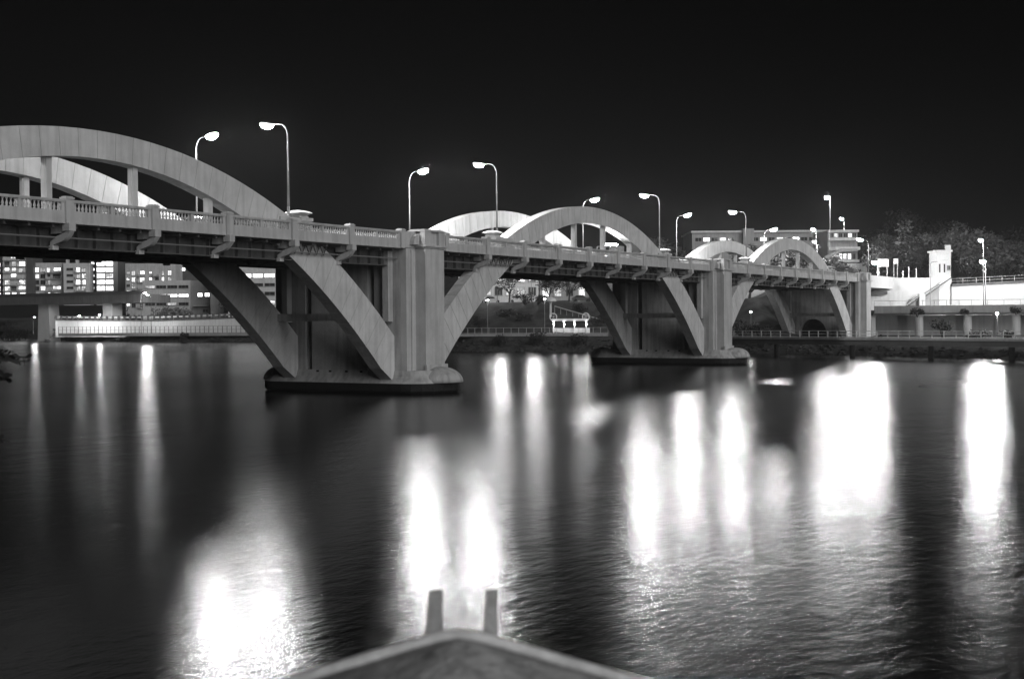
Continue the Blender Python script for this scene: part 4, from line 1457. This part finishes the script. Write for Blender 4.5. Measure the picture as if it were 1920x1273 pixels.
# trees on the city side
TR = [(1242, 478, 330, 15, 6.5, 'leaf', 'large dark tree just right of the middle arch'), (1275, 478, 334, 13, 6, 'leafd', 'dark tree left of the long low building'),
      (1300, 480, 326, 11, 5, 'leafd', 'dark tree at the left end of the long low building'), (1400, 478, 330, 11, 5, 'leaf', 'tree before the lift tower of the long building'),
      (1425, 480, 330, 10, 5, 'leaf', 'tree behind the valley between the two farthest arches'), (1455, 490, 318, 9, 4.4, 'leafl', 'pale tree seen through the farthest arch, left'),
      (1490, 490, 318, 10, 4.6, 'leaf', 'tree seen through the farthest arch, right'), (1550, 505, 300, 7, 4, 'leafl', 'low pale tree in front of the stepped building'),
      (1585, 512, 298, 5, 3.4, 'leafl', 'lowest tree at the right end of the bridge'),
      (1650, 520, 296, 8, 4.4, 'leafl', 'tree directly under the large road sign'), (1672, 520, 330, 14, 6.5, 'leaf', 'tall tree behind the small road sign'),
      (1705, 520, 360, 20, 8.5, 'leafd', 'tallest dark tree on the skyline between signs and tower'), (1735, 520, 300, 12.5, 6, 'leafl', 'bushy pale tree left of the kiosk tower'),
      (1760, 520, 350, 19, 8, 'leafd', 'dark skyline tree behind the kiosk tower'), (1815, 520, 285, 12, 6.5, 'leafl', 'large pale tree right of the kiosk tower'),
      (1800, 520, 330, 17, 7, 'leaf', 'taller tree behind the pale one right of the kiosk tower'), (1885, 522, 280, 10, 5.6, 'leafl', 'pale tree right of the brightest floodlight'),
      (1915, 522, 284, 9.5, 5.5, 'leafl', 'pale tree at the right edge of the picture'), (1862, 520, 330, 13, 6, 'leaf', 'tree behind the brightest floodlight'),
      (1905, 520, 370, 18, 8, 'leafd', 'dark hill tree at the upper right edge'), (1640, 520, 380, 18, 8, 'leafd', 'dark skyline tree left of the road signs'),
      (1405, 583, 268, 10, 5.0, 'leafd', 'bare-branched tree seen between the second pier and the last arch')]
for i, (px, py, D_, hh, cr, lf, lab) in enumerate(TR):
    c = P(px, py, D_)
    tree('city_tree', lab, (c.x, c.y, ground(*UD(c)) - 0.3), hh, cr, 200 + i, lf, 2600 if i < 21 else 200, 0.42, 'trees on the city side', sparse=i >= 21, trunk_h=0.16)
for i, (px, py, rr, hh, D_, lab) in enumerate([(1648, 620, 1.8, 2.4, 214, 'dark bush at the foot of the last pylon'), (1720, 592, 1.3, 1.2, 240, 'dark plant hanging over the expressway edge, left'), (1768, 620, 2.6, 3.6, 218, 'tangled dark shrub in the middle of the undercroft'),
                                               (1808, 590, 0.9, 0.8, 239, 'small dark plant hanging over the expressway edge, middle'), (1905, 588, 1.2, 1.0, 236, 'dark plant hanging over the expressway edge, right'), (1832, 620, 2.0, 1.2, 216, 'low dark bush right of the tangled shrub'), (1885, 620, 1.6, 1.2, 214, 'low dark bush below the star-like lamp'), (1430, 616, 3.0, 4.5, 232, 'dark thicket left of the last arch leg'), (1392, 616, 3.0, 4.5, 236, 'dark thicket beside the second pier')]):
    c = P(px, py, D_)
    g_ = ground(*UD(c))
    zz = c.z if 580 < py < 600 else g_
    shrub('city_bush', lab, (c.x, c.y, zz), rr, hh, 300 + i, 'leafd', 300, 0.22, 'bushes on the right bank')
r_, wd, h = block('street_building', 'bright pale wall glimpsed between the second pier and the last arch', 1340, 1470, 535, 600, 300, 4, M['white'], 0, cat='building', zbase=7)

# ------------------------------------------------------------------ van on the bridge with its headlights on
van = thing('delivery_van', 'van on the bridge with dazzling headlights behind the middle arch parapet', 'van', (47.2, 4.6, 12.862), math.pi)
MB().prism([(-2.4, 0.35), (2.3, 0.35), (2.45, 0.9), (1.9, 1.15), (1.35, 2.1), (-2.35, 2.2), (-2.45, 1.0)], 'y', -0.92, 0.92).build('body', M['wall2'], van)
MB().prism([(1.87, 1.2), (1.39, 2.0), (1.36, 2.0), (1.82, 1.2)], 'y', -0.75, 0.75).build('windscreen', M['glass'], van, loc=(0.03, 0, 0))
for x in (-1.5, 1.5):
    for y in (-0.9, 0.9):
        wv_ = MB()
        wv_.tube([(x, y - .1, .33), (x, y + .1, .33)], 0.33, 14)
        wv_.build('wheel', M['rubber'], van)
for y in (-0.62, 0.62):
    MB().box(2.4, 2.52, y - 0.16, y + 0.16, 0.62, 0.84).build('headlight', M['head'], van)
MB().box(-0.9, 0.5, -0.7, 0.7, 2.2, 2.42).build('roof_light_box', M['lamp4'], van)

# ------------------------------------------------------------------ foreground: peaked metal hood on a post, near-bank foliage
root = thing('peaked_hood', 'out of focus peaked metal hood with two flat upright prongs in the foreground', 'hood', (0, 0, 0))
c = P(858, 1180, 2.2)
root.location = (c.x, c.y, c.z)
root.rotation_euler = (0, 0, RZ)
slope = 0.30
hw = 0.42
sec = []
for i in range(25):
    x = -hw + 2 * hw * i / 24
    z = -slope * (math.sqrt(x * x + 0.018 ** 2) - 0.018)
    sec.append((x, z))
hood = MB()
nf = 8
for j in range(nf):
    y = -0.30 * j / (nf - 1)
    drop = -0.06 * (j / (nf - 1)) ** 2 - 0.02 * (j / (nf - 1))
    hood.v += [(x, y, z + drop - 0.012) for x, z in sec]
for j in range(nf - 1):
    for i in range(24):
        hood.f.append((j * 25 + i, (j + 1) * 25 + i, (j + 1) * 25 + i + 1, j * 25 + i + 1))
hd = hood.build('cover', M['metalgrey'], root, smooth=True)
so = hd.modifiers.new('solid', 'SOLIDIFY')
so.thickness = 0.01
MB().tube([(x, 0.004, z - 0.008) for x, z in sec], 0.011, 8).build('rim', M['rim'], root, smooth=True)
for (xa, xb, zt_, lean) in ((-0.06, -0.025, 0.062, 0.003), (0.038, 0.066, 0.062, 0.0)):
    MB().hexa([(xa, 0.015, -0.05), (xb, 0.015, -0.05), (xb, 0.027, -0.05), (xa, 0.027, -0.05)],
              [(xa + 0.008 + lean, 0.015, zt_), (xb, 0.015, zt_), (xb, 0.027, zt_), (xa + 0.008 + lean, 0.027, zt_)]).build('prong', M['metalgrey'], root)
MB().box(-0.05, 0.05, -0.25, -0.15, 4.84 - c.z, -0.1).build('post', M['metalgrey'], root)


def frond_shrub(label, base, seed, n, reach, aim, leaf='leafd'):
    rg = random.Random(seed)
    root = thing('waterside_shrub', label, 'shrub', base, 0, 'shrubs on the near bank')
    st, lf = MB(), MB()
    for i in range(n):
        d = Vector(aim) + Vector((rg.gauss(0, .35), rg.gauss(0, .35), rg.gauss(0, .25)))
        d.normalize()
        ln = reach * rg.uniform(.55, 1.0)
        p = [Vector((0, 0, 0)), d * ln * .5 + Vector((0, 0, .12 * ln)), d * ln]
        st.tube(p, [0.035, 0.018, 0.005], 5)
        for k in range(46):
            s = rg.uniform(.25, 1.0)
            q = p[0].lerp(p[1], s * 2) if s < .5 else p[1].lerp(p[2], s * 2 - 1)
            side = Vector((rg.gauss(0, 1), rg.gauss(0, 1), rg.gauss(0, .7))).normalized()
            tw = q + (side + d * .6) * rg.uniform(.12, .32) * reach * .2
            b_ = side.cross(d).normalized() * 0.018
            lf.poly([q - b_ * .4, tw - b_, tw + (tw - q) * .35, tw + b_])
    st.build('stem', M['bark'], root)
    lf.build('foliage', M[leaf], root)
    return root


for i, (px, py, D_, n, reach, ai, lab) in enumerate([(-150, 690, 9.5, 14, 0.75, (0.62, 0.0), 'feathery branches reaching in from the left edge at the waterline'),
                                                 (-150, 800, 9.0, 10, 0.6, (0.7, 0.05), 'short feathery branches at the left edge below the waterline')]):
    c = P(px, py, D_)
    aim = R0 * ai[0] + Vector((0, 0, ai[1])) + Vector((rnd.uniform(-.1, .1), rnd.uniform(-.1, .1), 0))
    root = frond_shrub(lab, (c.x, c.y, c.z), 500 + i, n, reach, tuple(aim))
    u_, d_ = UD(c)
    gz = lerp_tab(prof if False else [(-40, 5.2), (-2, 4.86), (3.4, 4.84), (4.6, 4.2), (8, 2.0), (14, -0.6)], d_)
    MB().tube([(0, 0, 0), (-0.2, -0.1, (gz - c.z) * .5), (-0.1, 0, gz - c.z - .2)], [0.05, 0.08, 0.11], 6).build('trunk', M['bark'], root)

# ------------------------------------------------------------------ night air
hz = bpy.data.materials.new('night_haze')
hz.use_nodes = True
n, l = hz.node_tree.nodes, hz.node_tree.links
n.remove(n['Principled BSDF'])
pvn = n.new('ShaderNodeVolumePrincipled')
pvn.inputs['Color'].default_value = (0.9, 0.9, 0.9, 1)
pvn.inputs['Density'].default_value = 0.00016
pvn.inputs['Anisotropy'].default_value = 0.3
l.new(pvn.outputs[0], n['Material Output'].inputs['Volume'])
h_ = MB()
q0, q1, q2, q3 = G(-640, -60, 0), G(320, -60, 0), G(320, 1500, 0), G(-640, 1500, 0)
h_.hexa([Vector((q.x, q.y, -8)) for q in (q0, q1, q2, q3)], [Vector((q.x, q.y, 46)) for q in (q0, q1, q2, q3)])
tag(h_.build('haze', hz), 'thin night haze glowing around the lamps', 'haze', kind='stuff')
